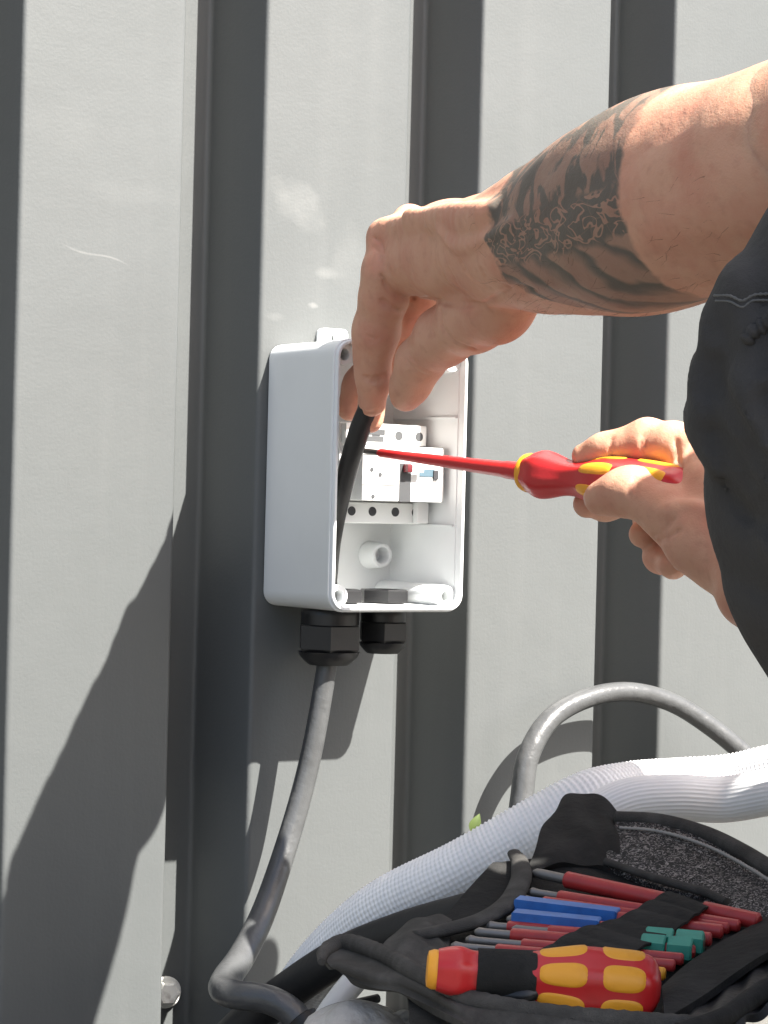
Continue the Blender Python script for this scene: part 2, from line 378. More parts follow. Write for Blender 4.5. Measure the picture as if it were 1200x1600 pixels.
# windows, holes and the switch lever on the cover
yF = -.0701
for x0, x1, z0, z1, nm, mm in ((.016, .033, .0262, .0300, 'label', 'label_grey'), (.018, .032, .0215, .0252, 'label', 'label_grey')):
    MB().box((DX0 + x0, -.0526, dz + z0), (DX0 + x1, -.0519, dz + z1), .0002).build(nm, M[mm], dv, smooth=False)
MB().box((DX0 + .050, yF - .0004, dz - .0015), (DX0 + .063, yF + .001, dz + .0036), .0002).build('label', M['label_blue'], dv, smooth=False)
MB().box((DX0 + .0335, yF - .0003, dz - .0192), (DX0 + .0430, yF + .001, dz + .0072), .0003).build('lever_slot', M['label_grey'], dv, smooth=False)
MB().box((DX0 + .0360, yF - .0060, dz + .0010), (DX0 + .0405, yF - .0004, dz + .0065), .0008).build('switch_lever', M['lever'], dv, angle=30)
MB().box((DX0 + .0385, yF - .0055, dz + .0010), (DX0 + .0500, yF - .0025, dz + .0035), .0006).build('lever_link', M['device'], dv, angle=30)
MB().box((DX0 + .0615, yF - .0012, dz - .0034), (DX0 + .0655, yF + .001, dz + .0030), .0003).build('test_button', M['hole'], dv, smooth=False)
for za in (.0118, -.0085):
    MB().box((DX0 + .0036, yF - .0001, dz + za), (DX0 + .0330, yF + .0010, dz + za + .0005)).build('cover_seam', M['label_grey'], dv, smooth=False)
for xa in (.0165, .0345, .0520):
    MB().box((DX0 + xa, -.0523, dz + .0200), (DX0 + xa + .0005, -.0519, dz + .0336)).build('pole_seam', M['label_grey'], dv, smooth=False)
for x, z in ((.0105, .0020), (.0175, -.0012), (.0120, -.0160), (.058, .0125)):
    V, F = lathe([(0, .0015), (.0004, .0015)], (DX0 + x, yF + .0002, dz + z), (0, -1, 0), 14); mk('cover_hole', V, F, M['label_grey'], dv, angle=30)
# cable glands below, lock nuts inside
def gland(cx, cy, R_, h1, h2, h3, hole_r):
    g = empty('cable_gland', (0, 0, 0)); bpy.data.objects.remove(g)
    z = BZ0 - .0003
    V, F = lathe([(0, R_ * .86), (.002, R_ * .9), (.004, R_ * .9), (h1, R_ * .9)], (cx, cy, z), (0, 0, -1), 30); p = mk('cable_gland', V, F, M['gland'], jb, angle=30)
    V, F = lathe([(0, R_ * .97), (.001, R_ * 1.03), (h2 - .002, R_ * 1.03), (h2, R_ * .95)], (cx, cy, z - h1), (0, 0, -1), 6, u=(.55, -1, 0)); mk('hexagon_nut', V, F, M['gland'], p, angle=20)
    V, F = lathe([(0, R_ * .95), (h3 * .35, R_ * .9), (h3 * .7, R_ * .76), (h3, R_ * .62), (h3, hole_r), (h3 * .5, hole_r * .9)], (cx, cy, z - h1 - h2), (0, 0, -1), 32); mk('dome_nut', V, F, M['gland'], p, angle=30)
    V, F = lathe([(0, R_ * 1.02), (.008, R_ * 1.02), (.009, R_ * .96), (.009, R_ * .7), (.003, R_ * .7)], (cx, cy, BZ0 + .0050), (0, 0, 1), 6, u=(.7, -1, 0)); mk('lock_nut', V, F, M['gland'], p, angle=20)
    return p
G1 = (.0300, -.041); G2 = (.0730, -.043)
gland(*G1, .0222, .010, .0185, .009, .0070)
gland(*G2, .0172, .008, .0145, .0075, .0045)

# ------------------------------------------------------------------ cables and hoses
cb = empty('power_cable', aty(505, 1050, G1[1]), 'dark grey round cable hanging from the gland under the junction box', 'cable')
zt = BZ0 - .030
P = [(*[G1[0], G1[1], zt + .012], .0070), (*[G1[0] - .001, G1[1], zt - .005], .0070), (*aty(492, 1150, -.040), .0072), (*aty(470, 1245, -.039), .0075), (*aty(440, 1345, -.044), .0078), (*aty(410, 1430, -.055), .0084), (*at(378, 1494, 1.665), .0090), (*at(354, 1529, 1.635), .0094), (*at(349, 1546, 1.615), .0093), (*at(368, 1554, 1.60), .0092), (*at(420, 1562, 1.59), .0090), (*at(458, 1584, 1.585), .0090), (*at(482, 1620, 1.58), .0090)]
V, F = tube(P, n=24, step=.003); mk('outer_sheath', V, F, M['cable'], cb, angle=0)
P = [at(470, 1590, 1.583), at(484, 1612, 1.58), at(492, 1640, 1.575)]
V, F = tube(P, .0105, n=20, step=.002); mk('end_cap', V, F, M['black_cable'], cb, angle=40)
P = [(G1[0], G1[1], BZ0 - .01, .0050), (G1[0] - .003, G1[1] - .004, -.050, .0046), (*aty(517, 900, -.056), .0046), (*aty(521, 850, -.062), .0050), (*aty(530, 790, -.070), .0060), (*aty(545, 728, -.082), .0066), (*aty(561, 675, -.094), .0070), (*aty(573, 645, -.101), .0070), (*aty(582, 615, -.104), .006)]
V, F = tube(P, n=20, step=.003); mk('inner_sheath', V, F, M['black_cable'], cb, angle=0)
P = [(*aty(806, 1330, -.040), .0088), (*aty(815, 1250, -.036), .0086), (*aty(826, 1180, -.033), .0082), (*aty(862, 1122, -.030), .0078), (*aty(920, 1090, -.028), .0074), (*aty(985, 1081, -.028), .0073), (*aty(1050, 1098, -.032), .0073), (*aty(1110, 1135, -.040), .0074), (*aty(1165, 1180, -.050), .0076), (*aty(1215, 1230, -.06), .0078), (*aty(1245, 1330, -.07), .0078)]
V, F = tube(P, n=24, step=.003); lc = mk('looped_cable', V, F, M['cable'], None, angle=0, loc=aty(815, 1300, -.036))
tag(lc, 'grey cable bent in an arch over the white hose by the wall', 'cable')

def rib(p, a, nl, b_):
    return lambda s, ang: (1 + a * math.cos(2 * math.pi * s / p)) * (1 + b_ * np.cos(nl * ang))
Pw = [(430, 1690, 1.70, .0200), (452, 1600, 1.69, .0199), (489, 1532, 1.67, .0197), (548, 1465, 1.635, .0192), (615, 1413, 1.605, .0188), (725, 1358, 1.58, .0184), (850, 1286, 1.575, .0180), (920, 1248, 1.58, .0172), (985, 1230, 1.60, .0158), (1060, 1222, 1.62, .0150), (1140, 1216, 1.62, .0150), (1215, 1200, 1.61, .0150), (1330, 1180, 1.59, .0150), (1450, 1200, 1.56, .0150), (1540, 1330, 1.54, .0150), (1560, 1500, 1.53, .0150), (1600, 1720, 1.5, .0150)]
V, F = tube([(*at(a, b_, c), d) for a, b_, c, d in Pw], n=120, step=.00075, mod=rib(.0029, .026, 34, .016))
tag(mk('corrugated_hose', V, F, M['hose_white'], angle=0, loc=at(452, 1600, 1.69)), 'white finely corrugated hose climbing diagonally behind the tool wallet', 'hose')
Pw = [(850, 1450, 1.52, .0136), (878, 1360, 1.535, .0136), (920, 1290, 1.545, .0138), (975, 1254, 1.550, .0139), (1050, 1246, 1.555, .0140), (1130, 1249, 1.56, .0140), (1210, 1236, 1.545, .0140), (1330, 1215, 1.52, .0140), (1430, 1290, 1.50, .0140), (1480, 1450, 1.47, .0140), (1500, 1760, 1.44, .0140)]
V, F = tube([(*at(a, b_, c), d) for a, b_, c, d in Pw], n=120, step=.003, mod=rib(1e9, 0, 34, .018))
tag(mk('ribbed_hose', V, F, M['hose_white'], angle=0, loc=at(930, 1280, 1.48)), 'white lengthwise ribbed hose lying horizontally in front of a corrugated one', 'hose')
Pw = [(830, 1398, 1.485, .0100), (742, 1420, 1.51, .0106), (632, 1452, 1.55, .0113), (535, 1493, 1.595, .0121), (440, 1556, 1.64, .0126), (365, 1618, 1.66, .0128), (300, 1700, 1.67, .0128)]
V, F = tube([(*at(a, b_, c), d) for a, b_, c, d in Pw], n=28, step=.004)
tag(mk('black_hose', V, F, M['hose_black'], angle=0, loc=at(300, 1700, 1.67)), 'smooth thick black hose crossing in front of the white corrugated hose', 'hose')
Pw = [(556, 1530, 1.36, .0068), (530, 1562, 1.35, .0068), (500, 1610, 1.34, .0068), (470, 1700, 1.33, .0068)]
V, F = tube([(*at(a, b_, c), d) for a, b_, c, d in Pw], n=20, step=.004)
tag(mk('grey_pipe', V, F, M['pipe_grey'], angle=0, loc=at(470, 1700, 1.33)), 'short pale grey pipe poking out under the front of the tool wallet', 'pipe')
# thin black lead hanging beside the pipe
Pw = [(590, 1560, 1.32, .0024), (555, 1568, 1.31, .0024), (520, 1576, 1.31, .0024), (495, 1592, 1.31, .0024), (480, 1640, 1.31, .0024)]
V, F = tube([(*at(a, b_, c), d) for a, b_, c, d in Pw], n=12, step=.003)
tag(mk('thin_lead', V, F, M['hose_black'], angle=0, loc=at(480, 1640, 1.31)), 'thin black lead curling out below the tool wallet flap', 'lead')

# ------------------------------------------------------------------ screwdriver handles
def sweep_pt(p0, D, U, W, s, r, a): return p0 + s * D + r * (math.cos(a) * U + math.sin(a) * W)
def handle(root, p0, d, L_, prof, u, pads, npad=6, phase=0.0, ringcol='yellow', bodymat='red', band=None):
    """p0 = blade end of the handle, prof (s/L, r)"""
    U, W, D = frame(d); U = np.asarray(u, float); U = U - U @ D * D; U /= np.linalg.norm(U); W = np.cross(D, U)
    ss = np.array([a for a, _ in prof]); rr = np.array([b_ for _, b_ in prof])
    S = np.linspace(0, 1, 70)
    Pf, _ = spline(np.column_stack([ss, rr, 0 * ss]), .012)
    R_ = lambda s: float(np.interp(s, Pf[:, 0], Pf[:, 1]))
    lob = lambda s, a: 1 + .035 * math.cos(npad * (a - phase))
    V, F = lathe([(s * L_, R_(s)) for s in S], p0, D, 60, True, U, lob); h = mk('handle', V, F, M[bodymat], root, angle=50)
    for (s0, s1, wd) in pads:
        for k in range(npad):
            ac = phase + 2 * math.pi * k / npad; V = []; F = []; nr, na = 7, 44
            for i in range(nr + 1):
                q = i / nr
                for j in range(na):
                    t = 2 * math.pi * j / na; c, s_ = math.cos(t), math.sin(t); ex = .62
                    X = math.copysign(abs(c) ** ex, c) * q; Y = math.copysign(abs(s_) ** ex, s_) * q
                    s = (s0 + s1) / 2 + X * (s1 - s0) / 2; a = ac + Y * wd / 2
                    off = .0006 if q < .93 else -.0004
                    V.append(sweep_pt(p0, D, U, W, s * L_, R_(s) * lob(s, a) + off, a))
            for i in range(nr):
                for j in range(na):
                    a, b_ = i * na + j, i * na + (j + 1) % na; F.append([a, b_, b_ + na, a + na])
            mk('grip_pad', V, F, M['yellow'], h, angle=50)
    return h
def rotvec(d, u): return u
# the one in the hand
tipP = at(566, 704, 1.712); colP = at(822, 738, 1.606); axd = (colP - tipP) / np.linalg.norm(colP - tipP)
sd = empty('screwdriver', colP, 'red and yellow insulated screwdriver held in the hand, its tip in the box', 'screwdriver')
Lb = np.linalg.norm(colP - tipP)
V, F = lathe([(.016, .0022), (.018, .0030), (.04, .0031), (.060, .0036), (Lb - .020, .0050), (Lb - .016, .0056), (Lb - .002, .0058), (Lb + .004, .0058)], tipP, axd, 24); mk('insulated_blade', V, F, M['red'], sd)
V, F = lathe([(0, .0007), (.002, .0019), (.014, .0021), (.0175, .0021)], tipP, axd, 16); mk('blade_tip', V, F, M['steel_dark'], sd)
V, F = lathe([(0, .0095), (.0015, .0118), (.0038, .0124), (.006, .0118)], colP - axd * .001, axd, 36); mk('collar', V, F, M['yellow'], sd)
handle(sd, colP + axd * .004, axd, .128, [(0, .0118), (.07, .0146), (.13, .0142), (.25, .0108), (.34, .0112), (.47, .0148), (.62, .0160), (.80, .0158), (.93, .0142), (1, .0085)], -FWD, [(.37, .60, .62), (.66, .92, .70)], 6, .5)
# ------------------------------------------------------------------ tool wallet
def ZB(py): return 1.25 + (1540 - py) * .0009
def B(px, py, dz=0): return at(px, py, ZB(py) + dz)
bag = empty('tool_wallet', B(850, 1620, -.01), 'open black fabric tool wallet full of red insulated blades', 'tool wallet')
rnd = lambda k: (lambda u, v, A: .0012 * np.sin(9 * u + 5 * v + k) + .0008 * np.sin(17 * v - 8 * u + 2 * k))
def sh(name, G, m_, th=.003, nu=36, nv=36, disp=None, parent=bag):
    V, F = sheet([[B(*p) for p in row] for row in G], th, nu, nv, disp); return mk(name, V, F, M[m_], parent, angle=75)
base = sh('lining', [[(770, 1352, .010), (900, 1338, .014), (1060, 1372, .014), (1240, 1420, .014)], [(680, 1450, .012), (860, 1440, .012), (1020, 1455, .012), (1200, 1490, .012)], [(640, 1520, .012), (800, 1530, .012), (960, 1550, .012), (1130, 1580, .012)], [(640, 1600, .012), (780, 1620, .012), (940, 1640, .012), (1100, 1660, .012)]], 'fabric', .004, disp=rnd(1))
sh('front_flap', [[(507, 1492, .008), (545, 1474, 0), (602, 1494, -.012), (662, 1530, -.022), (740, 1564, -.030), (850, 1585, -.034), (980, 1597, -.034), (1110, 1606, -.03)], [(513, 1506, .008), (552, 1512, .001), (612, 1528, -.011), (674, 1556, -.019), (748, 1586, -.027), (850, 1603, -.031), (980, 1613, -.031), (1110, 1620, -.028)], [(532, 1522, .014), (572, 1540, .012), (628, 1552, .0), (690, 1580, -.01), (758, 1612, -.018), (850, 1632, -.02), (980, 1640, -.02), (1110, 1645, -.02)]], 'fabric_trim', .004, 20, 60, rnd(2))
V, F = tube([(*B(px, py, d), r) for px, py, d, r in ((503, 1503, .008, .0020), (505, 1491, .006, .0034), (518, 1479, .002, .0042), (545, 1473, -.002, .0046), (602, 1493, -.014, .0046), (662, 1529, -.024, .0048), (740, 1563, -.032, .0050), (850, 1584, -.036, .0050), (980, 1596, -.036, .0050), (1110, 1605, -.032, .005))], n=16, step=.003, mod=lambda s, a: 1 + .06 * math.sin(s * 900)); mk('edge_binding', V, F, M['fabric_trim'], bag, angle=60)
sh('side_flap', [[(588, 1490, .004), (625, 1445, .008), (668, 1430, .010), (706, 1438, .012)], [(622, 1506, -.004), (650, 1470, -.006), (680, 1462, -.002), (702, 1470, .006)], [(668, 1530, .002), (682, 1505, -.004), (694, 1500, -.002), (700, 1505, .004)]], 'fabric_trim', .003, 24, 24, rnd(3))
V, F = tube([(*B(px, py, d), r) for px, py, d, r in ((648, 1462, -.002, .0050), (700, 1452, -.004, .0060), (755, 1436, -.005, .0064), (795, 1410, -.006, .0066), (814, 1376, -.006, .0062), (812, 1348, -.003, .0050), (802, 1332, .003, .0036))], n=24, step=.002, flat=.55, mod=lambda s, a: 1 + .04 * np.cos(3 * a + s * 60)); mk('folded_strap', V, F, M['fabric_trim'], bag, angle=0)
sh('rear_panel', [[(862, 1268, .0), (884, 1243, .0), (920, 1242, .0), (955, 1256, .002), (975, 1284, .004)], [(838, 1320, -.008), (872, 1292, -.012), (912, 1286, -.014), (948, 1296, -.010), (968, 1312, -.004)], [(820, 1372, .006), (862, 1352, .004), (905, 1348, .004), (945, 1352, .004), (975, 1360, .006)]], 'fabric', .004, 30, 30, rnd(5))
vel = sh('loop_panel', [[(962, 1284, -.004), (1030, 1292, -.004), (1100, 1312, -.004), (1165, 1345, -.004), (1240, 1392, -.004)], [(952, 1318, .0), (1028, 1335, .0), (1100, 1360, .0), (1165, 1390, .0), (1240, 1425, .0)], [(944, 1352, .006), (1026, 1380, .006), (1100, 1402, .006), (1165, 1428, .006), (1240, 1460, .006)]], 'velcro', .003, 30, 40, lambda u, v, A: .0015 * np.sin(6 * v + 3 * u))
V, F = tube([(*B(px, py, d), r) for px, py, d, r in ((962, 1279, -.004, .0044), (1030, 1284, -.006, .0048), (1100, 1303, -.006, .0050), (1165, 1335, -.006, .0052), (1240, 1383, -.006, .0054))], n=16, step=.003); mk('edge_binding', V, F, M['fabric_trim'], bag, angle=60)
V, F = tube([(*B(px, py, d), r) for px, py, d, r in ((946, 1346, .000, .0022), (1026, 1373, .000, .0024), (1100, 1394, .000, .0026), (1135, 1410, .000, .0026))], n=12, step=.003); mk('edge_binding', V, F, M['fabric_trim'], bag, angle=60)
V, F = tube([(*B(px, py, d), r) for px, py, d, r in ((968, 1293, -.010, .0009), (1030, 1299, -.010, .0010), (1100, 1320, -.010, .0010), (1165, 1353, -.010, .0010), (1240, 1400, -.010, .0010))], n=8, step=.0012, mod=lambda s, a: 1 + .4 * math.sin(s * 2400)); mk('stitching', V, F, M['stitch_bag'], bag, angle=0)
sh('elastic_band', [[(1046, 1392, -.018), (1080, 1404, -.018), (1108, 1416, -.016)], [(985, 1428, -.019), (1030, 1438, -.019), (1066, 1448, -.019)], [(905, 1456, -.021), (955, 1474, -.021), (1000, 1486, -.021)], [(830, 1495, -.022), (890, 1510, -.022), (950, 1520, -.022)], [(790, 1530, -.002), (850, 1545, -.002), (910, 1556, -.002)]], 'fabric', .0015, 120, 16, lambda u, v, A: .0011 * np.abs(np.sin(u * 30)) + .0012 * np.sin(u * 9) ** 2)
sh('side_pocket', [[(1034, 1541, -.016), (1078, 1505, -.014), (1130, 1468, -.010), (1180, 1440, -.006), (1240, 1410, -.002)], [(1036, 1560, -.032), (1088, 1522, -.030), (1140, 1486, -.026), (1190, 1459, -.022), (1240, 1436, -.018)], [(1038, 1592, -.036), (1094, 1556, -.036), (1148, 1521, -.032), (1198, 1491, -.028), (1240, 1470, -.024)]], 'fabric', .004, 24, 40, lambda u, v, A: .0008 * np.sin(7 * v + 3 * u))
sh('quilted_pocket', [[(1036, 1570, -.008), (1090, 1535, -.008), (1140, 1500, -.006), (1190, 1472, -.002), (1240, 1445, .0)], [(1030, 1610, -.020), (1090, 1580, -.020), (1150, 1550, -.018), (1200, 1522, -.014), (1240, 1500, -.012)], [(1020, 1650, -.034), (1090, 1625, -.038), (1150, 1598, -.038), (1200, 1572, -.034), (1240, 1550, -.034)]], 'quilt', .004, 60, 90, lambda u, v, A: .0020 * np.sin(v * 16 + 2 * u) ** 2 + .0008 * np.sin(u * 9 + 4 * v))
V, F = tube([(*B(px, py, d), r) for px, py, d, r in ((1060, 1612, -.046, .004), (1130, 1590, -.046, .0046), (1175, 1560, -.044, .0050), (1240, 1520, -.042, .0056))], n=16, step=.003); mk('edge_binding', V, F, M['fabric'], bag, angle=60)

# the blades held by the elastic band
def blade(L, Rr, tip, rL, sleeve=None, ends='red_old', label='', r=.0038):
    p, q = np.array(B(*L)), np.array(B(*Rr)); d = q - p; n_ = np.linalg.norm(d); d = d / n_
    e = empty('insulated_bit', p, label, 'screwdriver bit', 'bits in the tool wallet')
    V, F = lathe([(0, .0012), (.002, .0026), (.006, r * .62), (tip, r * .62)], p, d, 14); mk('steel_tip', V, F, M['tip_steel'], e)
    V, F = lathe([(tip - .001, r * .8), (tip, r), (n_ * .60, r * 1.02), (n_ * .60 + .001, r * .8)], p, d, 18); mk('red_sleeve', V, F, M['red_old'], e)
    V, F = lathe([(n_ * .59, r * .7), (n_ * .78, r * .7)], p, d, 12); mk('shank', V, F, M['steel_dark'], e)
    V, F = lathe([(n_ * .76, r * .7), (n_ * .765, r), (n_ - .001, r * .98), (n_, r * .7)], p, d, 6 if ends == 'green' else 16); mk('end_sleeve', V, F, M['red_old' if ends == 'green' else ends], e, angle=30)
    if sleeve:
        s0, s1, mm = sleeve; U, W, D = frame(d)
        for k in range(2 if mm == 'green' else 1):
            a, b_ = (s0, s1) if mm != 'green' else (s0 + k * (s1 - s0) * .52, s0 + (s1 - s0) * (.48 + k * .52))
            V, F = lathe([(a * n_, r * 1.6), (a * n_ + .0008, r * 1.85), (b_ * n_ - .0008, r * 1.85), (b_ * n_, r * 1.6)], p, d, 4 if mm != 'green' else 6, u=UPV + .9 * RGT0 * 0 + (FWD * .9 if mm != 'green' else 0)); mk('colour_clip', V, F, M[mm], e, angle=20)
    return e
blade((833, 1363, -.006), (1187, 1440, -.006), .021, 0, None, 'red_old', 'thickest red blade with bare cross tip nearest the grey loop panel', .0046)
blade((826, 1393, -.004), (1156, 1447, -.004), .018, 0, None, 'red_old', 'slim red blade between the thickest blade and the blue clips', .0034)
blade((806, 1416, -.006), (1130, 1456, -.006), .02, 0, (.0, .50, 'blue'), 'red_old', 'blade under the blue clip nearer the grey loop panel')
blade((792, 1436, -.008), (1112, 1468, -.008), .02, 0, (.03, .46, 'blue'), 'red_old', 'blade under the second blue clip, farther from the loop panel')
blade((800, 1452, -.006), (1100, 1476, -.008), .02, 0, (.70, 1.0, 'green'), 'green', 'red blade with green clips on its end, nearer the blue clips')
blade((742, 1456, -.008), (1086, 1487, -.010), .02, 0, (.76, .99, 'green'), 'green', 'red blade with green clips on its end, farther from the blue clips')
blade((728, 1468, -.010), (1068, 1499, -.010), .03, 0, None, 'red_old', 'slim red blade just past the green clips', .0032)
blade((705, 1478, -.012), (1055, 1509, -.012), .024, 0, None, 'red_old', 'slim red blade next to the yellow ended one', .0032)
blade((760, 1446, -.002), (1094, 1472, -.002), .012, 0, None, 'red_old', 'slim red blade half hidden under the green clips', .0034)
blade((812, 1404, -.001), (1140, 1451, -.001), .014, 0, None, 'red_old', 'slim red blade tucked against the nearer blue clip', .0032)
blade((700, 1492, -.012), (1040, 1522, -.012), .07, 0, None, 'yellow', 'blade with a yellow end lying behind the loose handle', .0034)
# the loose handle
h0, h1 = at(683, 1515, 1.205), at(1030, 1544, 1.205); hd = (h1 - h0) / np.linalg.norm(h1 - h0); HL = np.linalg.norm(h1 - h0)
lh = empty('bit_holder', (h0 + h1) / 2 - [0, 0, .016], 'loose red and yellow bit holder with black band lying on the open wallet', 'bit holder')
handle(lh, h0, hd, HL, [(0, .0098), (.05, .0112), (.10, .0118), (.15, .0104), (.19, .0104), (.30, .0112), (.43, .0124), (.52, .0142), (.63, .0163), (.70, .0166), (.80, .0162), (.90, .0158), (.965, .0138), (1, .0072)], -FWD, [(.445, .668, .84), (.725, .928, .88)], 6, -.36)
V, F = lathe([(-.005, .0060), (-.0045, .0084), (-.002, .0094), (.0005, .0092), (.001, .0080)], h0, hd, 36); mk('collar', V, F, M['yellow'], lh)
V, F = lathe([(HL * .175, .0090), (HL * .178, .0117), (HL * .25, .0120), (HL * .40, .0126), (HL * .44, .0128), (HL * .445, .0110)], h0, hd, 40); mk('black_band', V, F, M['fabric'], lh, angle=40)
V, F = tube([(*at(735, 1547, 1.205), .0022), (*at(785, 1555, 1.20), .0038), (*at(820, 1556, 1.196), .0044), (*at(838, 1550, 1.196), .0030)], n=10, step=.003); mk('release_latch', V, F, M['gland'], lh)

# ------------------------------------------------------------------ stones carrying the wallet, leaf
def stone(c, r, sq, seed, label):
    bm = bmesh.new(); bmesh.ops.create_icosphere(bm, subdivisions=4, radius=1)
    for v in bm.verts:
        n_ = v.co.normalized(); k = 1 + .22 * mnoise.noise(n_ * 1.1 + Vector((seed, 0, 0))) + .08 * mnoise.noise(n_ * 2.7 + Vector((0, seed, 0)))
        v.co = Vector((n_.x * sq[0], n_.y * sq[1], n_.z * sq[2])) * r * k
    bm.verts.index_update(); V = [np.array(v.co) + c for v in bm.verts]; F = [[v.index for v in f.verts] for f in bm.faces]; bm.free()
    o = mk('stone', V, F, M['stone'], angle=0, loc=c); tag(o, label, 'stone', 'stones under the tool wallet'); return o
for i, (px, py, Z, r, lab) in enumerate(((565, 1632, 1.29, .027, 'largest rounded grey stone, next to the pale pipe under the wallet flap'), (632, 1604, 1.30, .010, 'smallest rounded stone under the wallet, between two bigger ones'), (694, 1618, 1.29, .014, 'middle sized rounded stone under the wallet below the collar of the holder'))):
    stone(at(px, py, Z), r, (1.15, 1, .8), 3.1 * i, lab)
c_ = at(880, 1700, 1.30)
tag(MB().box((c_[0] - .20, c_[1] - .10, GZ - .01), (c_[0] + .17, c_[1] + .15, -.290), .006).build('concrete_block', M['stone'], None, loc=(c_[0], c_[1], GZ)), 'low rough concrete block carrying the tool wallet and the stones', 'block')
lf = [(0, 0), (.35, .35), (.7, .42), (1, .1), (1.25, -.05), (.95, -.3), (.5, -.32)]
def leaf(p, ax, up, size, label):
    ax = np.asarray(ax, float); ax /= np.linalg.norm(ax); up = np.asarray(up, float); up = up - up @ ax * ax; up /= np.linalg.norm(up); sd_ = np.cross(ax, up)
    V = []; n_ = 9
    for i in range(n_):
        t = i / (n_ - 1); wd = .30 * math.sin(math.pi * t ** .75) + .01
        for s in (-1, -.5, 0, .5, 1): V.append(p + size * (t * ax + wd * s * sd_ + (.10 * abs(s) * wd * 3 - .25 * t * t) * up))
    nn = len(V); V += [v - up * .0004 for v in V]
    F = [[i * 5 + j, i * 5 + j + 1, i * 5 + j + 6, i * 5 + j + 5] for i in range(n_ - 1) for j in range(4)]
    F += [[a + nn for a in f[::-1]] for f in F]
    o = mk('leaf', V, F, M['leaf'], angle=0, loc=p); tag(o, label, 'leaf')
leaf(aty(737, 1300, -.010), (.25, -.3, .9), (-.4, -.8, .3), .014, 'tiny yellow green leaf against the wall above the white hose')

# ------------------------------------------------------------------ the person: implicit surface, meshed with surface nets
def surface_nets(F_, org, h):
    ins = F_ < 0; nx, ny_, nz_ = F_.shape
    c = np.zeros((nx - 1, ny_ - 1, nz_ - 1), np.uint8); offs = [(i, j, k) for i in (0, 1) for j in (0, 1) for k in (0, 1)]
    for i, j, k in offs: c += ins[i:nx - 1 + i, j:ny_ - 1 + j, k:nz_ - 1 + k]
    I = np.argwhere((c > 0) & (c < 8)); N = len(I)
    idx = np.full(c.shape, -1, np.int64); idx[tuple(I.T)] = np.arange(N)
    val = np.stack([F_[I[:, 0] + i, I[:, 1] + j, I[:, 2] + k] for i, j, k in offs], 1); O = np.array(offs, float)
    acc = np.zeros((N, 3)); cnt = np.zeros(N)
    for a in range(8):
        for b_ in range(a + 1, 8):
            if abs(O[a] - O[b_]).sum() != 1: continue
            fa, fb = val[:, a], val[:, b_]; cr = (fa < 0) != (fb < 0); t = np.where(cr, fa / np.where(fa == fb, 1, fa - fb), 0)
            acc += cr[:, None] * (O[a] + t[:, None] * (O[b_] - O[a])); cnt += cr
    Vv = (I + acc / cnt[:, None]) * h + org; Q = []
    for ax in range(3):
        sl0 = [slice(None)] * 3; sl1 = [slice(None)] * 3; sl0[ax] = slice(0, -1); sl1[ax] = slice(1, None)
        E = ins[tuple(sl0)] != ins[tuple(sl1)]; P_ = np.argwhere(E); u, v_ = (ax + 1) % 3, (ax + 2) % 3
        ok = (P_[:, u] > 0) & (P_[:, v_] > 0) & (P_[:, u] < F_.shape[u] - 1) & (P_[:, v_] < F_.shape[v_] - 1); P_ = P_[ok]
        def g(du, dv_):
            q = P_.copy(); q[:, u] -= du; q[:, v_] -= dv_; return idx[tuple(q.T)]
        q = np.stack([g(0, 0), g(1, 0), g(1, 1), g(0, 1)], 1); fl = ~ins[tuple(P_.T)]; q[fl] = q[fl][:, ::-1]
        Q.append(q[:, ::-1])
    Q = np.vstack(Q); return Vv, Q[(Q >= 0).all(1)]
def smin(a, b_, k):
    hh = np.maximum(k - np.abs(a - b_), 0) / k; return np.minimum(a, b_) - hh * hh * k * .25
